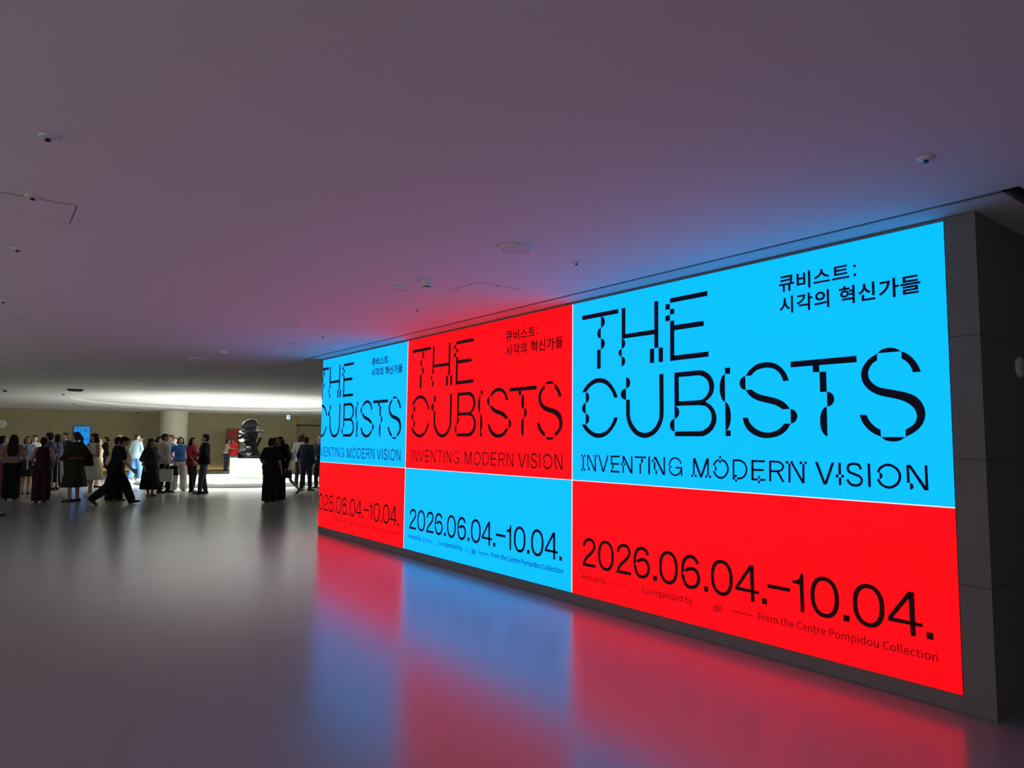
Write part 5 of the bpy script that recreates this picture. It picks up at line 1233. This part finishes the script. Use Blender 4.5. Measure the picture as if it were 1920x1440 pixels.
p23 = make_person((5.17, 21.53), 1.70, -92, 'person in a black jacket and grey-blue jeans holding white papers, facing the red cardigan', sex='m', hair=('short', 'black'), top=('blazer', (0.010, 0.010, 0.011), 'long', 0.83), bottom=('trousers', (0.055, 0.065, 0.095)), extra={'glasses': 1}, hands=[(-0.22, 0.16, 0.93), (0.24, 0.06, 0.9)], feet=[(-0.10, 0.08, 0, 6, 0), (0.10, -0.06, 0, -8, 0)], girth=1.08, curl=0.9)

# the embracing pair beyond the platform
make_person((9.36, 35.0), 1.60, 75, 'person in a cream top and navy trousers hugging the one in red', hair=('bob', 'black'), top=('tee', (0.6, 0.52, 0.40), 'short', 0.95), bottom=('trousers', (0.02, 0.027, 0.06)), lean=8, hands=[(-0.10, 0.42, 1.36), (0.12, 0.44, 1.20)], elbows=[(-1, 0, -0.4), (1, 0, -0.4)], shoes=(0.6, 0.6, 0.6))
make_person((9.68, 34.86), 1.62, -150, 'person in a bright red top and pale blue jeans being hugged', hair=('short', 'brown'), top=('shirt', (0.62, 0.02, 0.018), 'long', 0.82), bottom=('trousers', (0.30, 0.42, 0.58)), hands=[(-0.16, 0.34, 1.28), (0.12, 0.36, 1.25)], head=(30, 0), skin=(0.6, 0.4, 0.3))

# right group in front of the platform
make_person((5.81, 17.68), 1.60, 158, 'person from behind in a black tee and wide black trousers, hair in a low bun', hair=('bun', 'black'), top=('tee', BLK, 'short', 0.88), bottom=('wide', BLK), shoes=(0.03, 0.03, 0.03), sole=(0.4, 0.3, 0.32), hands=[(-0.2, 0.14, 0.95), (0.265, 0.06, 0.87)], girth=1.14, skin=(0.36, 0.19, 0.15))
p27 = make_person((6.14, 18.03), 1.64, -28, 'person in long-sleeved black with long dark hair facing the one with the bun', hair=('long', 'black'), top=('tee', BLK, 'long', 0.9), bottom=('wide', BLK), shoes=(0.03, 0.028, 0.026), sole=(0.2, 0.18, 0.17), skin=(0.34, 0.17, 0.14), girth=1.05, hands=[(-0.24, 0.05, 0.88), (0.2, 0.12, 0.95)], head=(-10, 3))
make_person((6.60, 19.81), 1.62, 170, 'person with dark hair hidden between the two standing in black', hair=('bob', 'brown'), top=('tee', (0.02, 0.012, 0.014), 'long', 0.9), bottom=('trousers', BLK))
make_person((7.16, 20.40), 1.50, -115, 'person in a loose white top and dark knee-length skirt striding left', hair=('long', 'black'), top=('shirt', (0.62, 0.60, 0.58), 'elbow', 0.82), bottom=('skirt', 0.52, 0.25, (0.015, 0.018, 0.03)), feet=[(-0.08, 0.32, 0.0, 4, -8), (0.08, -0.42, 0.08, 0, 42)], lean=4, shoes=(0.03, 0.028, 0.028), sole=(0.2, 0.18, 0.17), skin=(0.40, 0.22, 0.17))
p29 = make_person((8.54, 22.99), 1.75, 172, 'person from behind in a pale grey shirt with reddish hair', sex='m', hair=('curly', 'red'), top=('shirt', (0.36, 0.35, 0.36), 'long', 0.83), bottom=('trousers', (0.012, 0.012, 0.014)), shoes=(0.5, 0.48, 0.45), sole=(0.6, 0.6, 0.6), feet=[(-0.12, 0.02, 0, 8, 0), (0.1, 0.0, 0, -8, 0)])
make_person((8.14, 21.45), 1.66, 155, 'person from behind in a dark navy suit, black hair', sex='m', hair=('short', 'black'), top=('blazer', (0.012, 0.016, 0.03), 'long', 0.80), bottom=('trousers', (0.012, 0.016, 0.03)), girth=1.14, feet=[(-0.13, 0.0, 0, 10, 0), (0.14, 0.03, 0, -25, 0)])
make_person((8.97, 22.45), 1.71, -35, 'person in a dark suit with clasped hands half hidden by the big screen', sex='m', hair=('bald', 'black'), top=('blazer', (0.014, 0.016, 0.028), 'long', 0.80), bottom=('trousers', (0.012, 0.012, 0.016)), extra={'shirt_front': (0.6, 0.62, 0.66)}, hands=[(0.03, 0.22, 1.0), (-0.02, 0.25, 1.02)], girth=1.1)
make_person((-0.06, 17.05), 1.66, 85, 'person walking in from the left, only a black shoe in view', sex='m', hair=('short', 'black'), top=('tee', BLK, 'short', 0.88), bottom=('trousers', BLK), feet=[(-0.09, 0.36, 0.0, 4, -10), (0.09, -0.36, 0.06, -4, 32)])

# ------------------------------------------------------------------ things people carry
leather = cloth((0.012, 0.011, 0.012), 0.4)
s = p9['sho'][1] + p9['side'] * 0.12 - p9['f'] * 0.06
bag('handbag', Vector((s.x, s.y, s.z + 0.03)), p9['side'], 0.34, 0.12, 0.30, leather, 'black handbag hanging from the shoulder of the olive dress', 'bag', 0.26, 0.7)
s = p2['sho'][1] + p2['side'] * 0.10
bag('shoulder_bag', Vector((s.x, s.y, s.z + 0.02)), p2['side'], 0.30, 0.12, 0.26, leather, 'black shoulder bag on the person with very long hair', 'bag', 0.34, 0.8)
h = held(p18, 1, 0.10)
h = h + p18['side'] * 0.03
bag('paper_bag', Vector((h.x, h.y, h.z + 0.02)), p18['side'], 0.34, 0.12, 0.36, cloth((0.62, 0.62, 0.60), 0.7), 'white paper bag carried by the person in the grey blazer', 'bag', 0.17, 1.0, cloth((0.3, 0.28, 0.27), 0.7), M['grey_plastic'])
h = held(p18, 0, 0.10)
h = h - p18['side'] * 0.03
bag('handbag', Vector((h.x, h.y, h.z + 0.02)), p18['side'], 0.40, 0.14, 0.28, leather, 'black leather bag carried behind the white paper bag', 'bag', 0.10, 0.85)
s = p29['sho'][0] - p29['side'] * 0.12
bag('shoulder_bag', Vector((s.x, s.y, s.z + 0.02)), p29['side'], 0.26, 0.12, 0.30, leather, 'black bag hanging beside the pale grey shirt', 'bag', 0.30, 0.85)
phone(held(p15, 1) - p15['side'] * 0.05 + Vector((0, 0, 0.02)), p15['f'], 'phone in the hands of the person in charcoal', -40)
phone(held(p22, 0) + Vector((0, 0, 0.03)), p22['f'], 'phone held up by the person in the red cardigan', -15)
phone(held(p17, 1) + Vector((0, 0, 0.02)), p17['f'], 'phone held out by the person with the bun in the khaki dress', -60)
phone(held(p14, 1) + Vector((0, 0, -0.01)), p14['f'], 'white-lit phone in the lowered hand of the sky-blue shirt', 20)
phone(held(p27, 0) + Vector((0, 0, -0.02)), p27['f'], 'phone in the lowered hand of the person in long-sleeved black', 10)
papers(held(p23, 0, 0.06) + Vector((0, 0, -0.03)), p23['f'], 'white papers in the hand of the person in the black jacket', 0.16, 0.26, -35, 10)
papers(held(p22, 1, 0.06) + Vector((0, 0, -0.06)), p22['f'], 'folded white leaflet in the lower hand of the red cardigan', 0.11, 0.16, -20, 8)

bpy.data.scenes.remove(WORK)
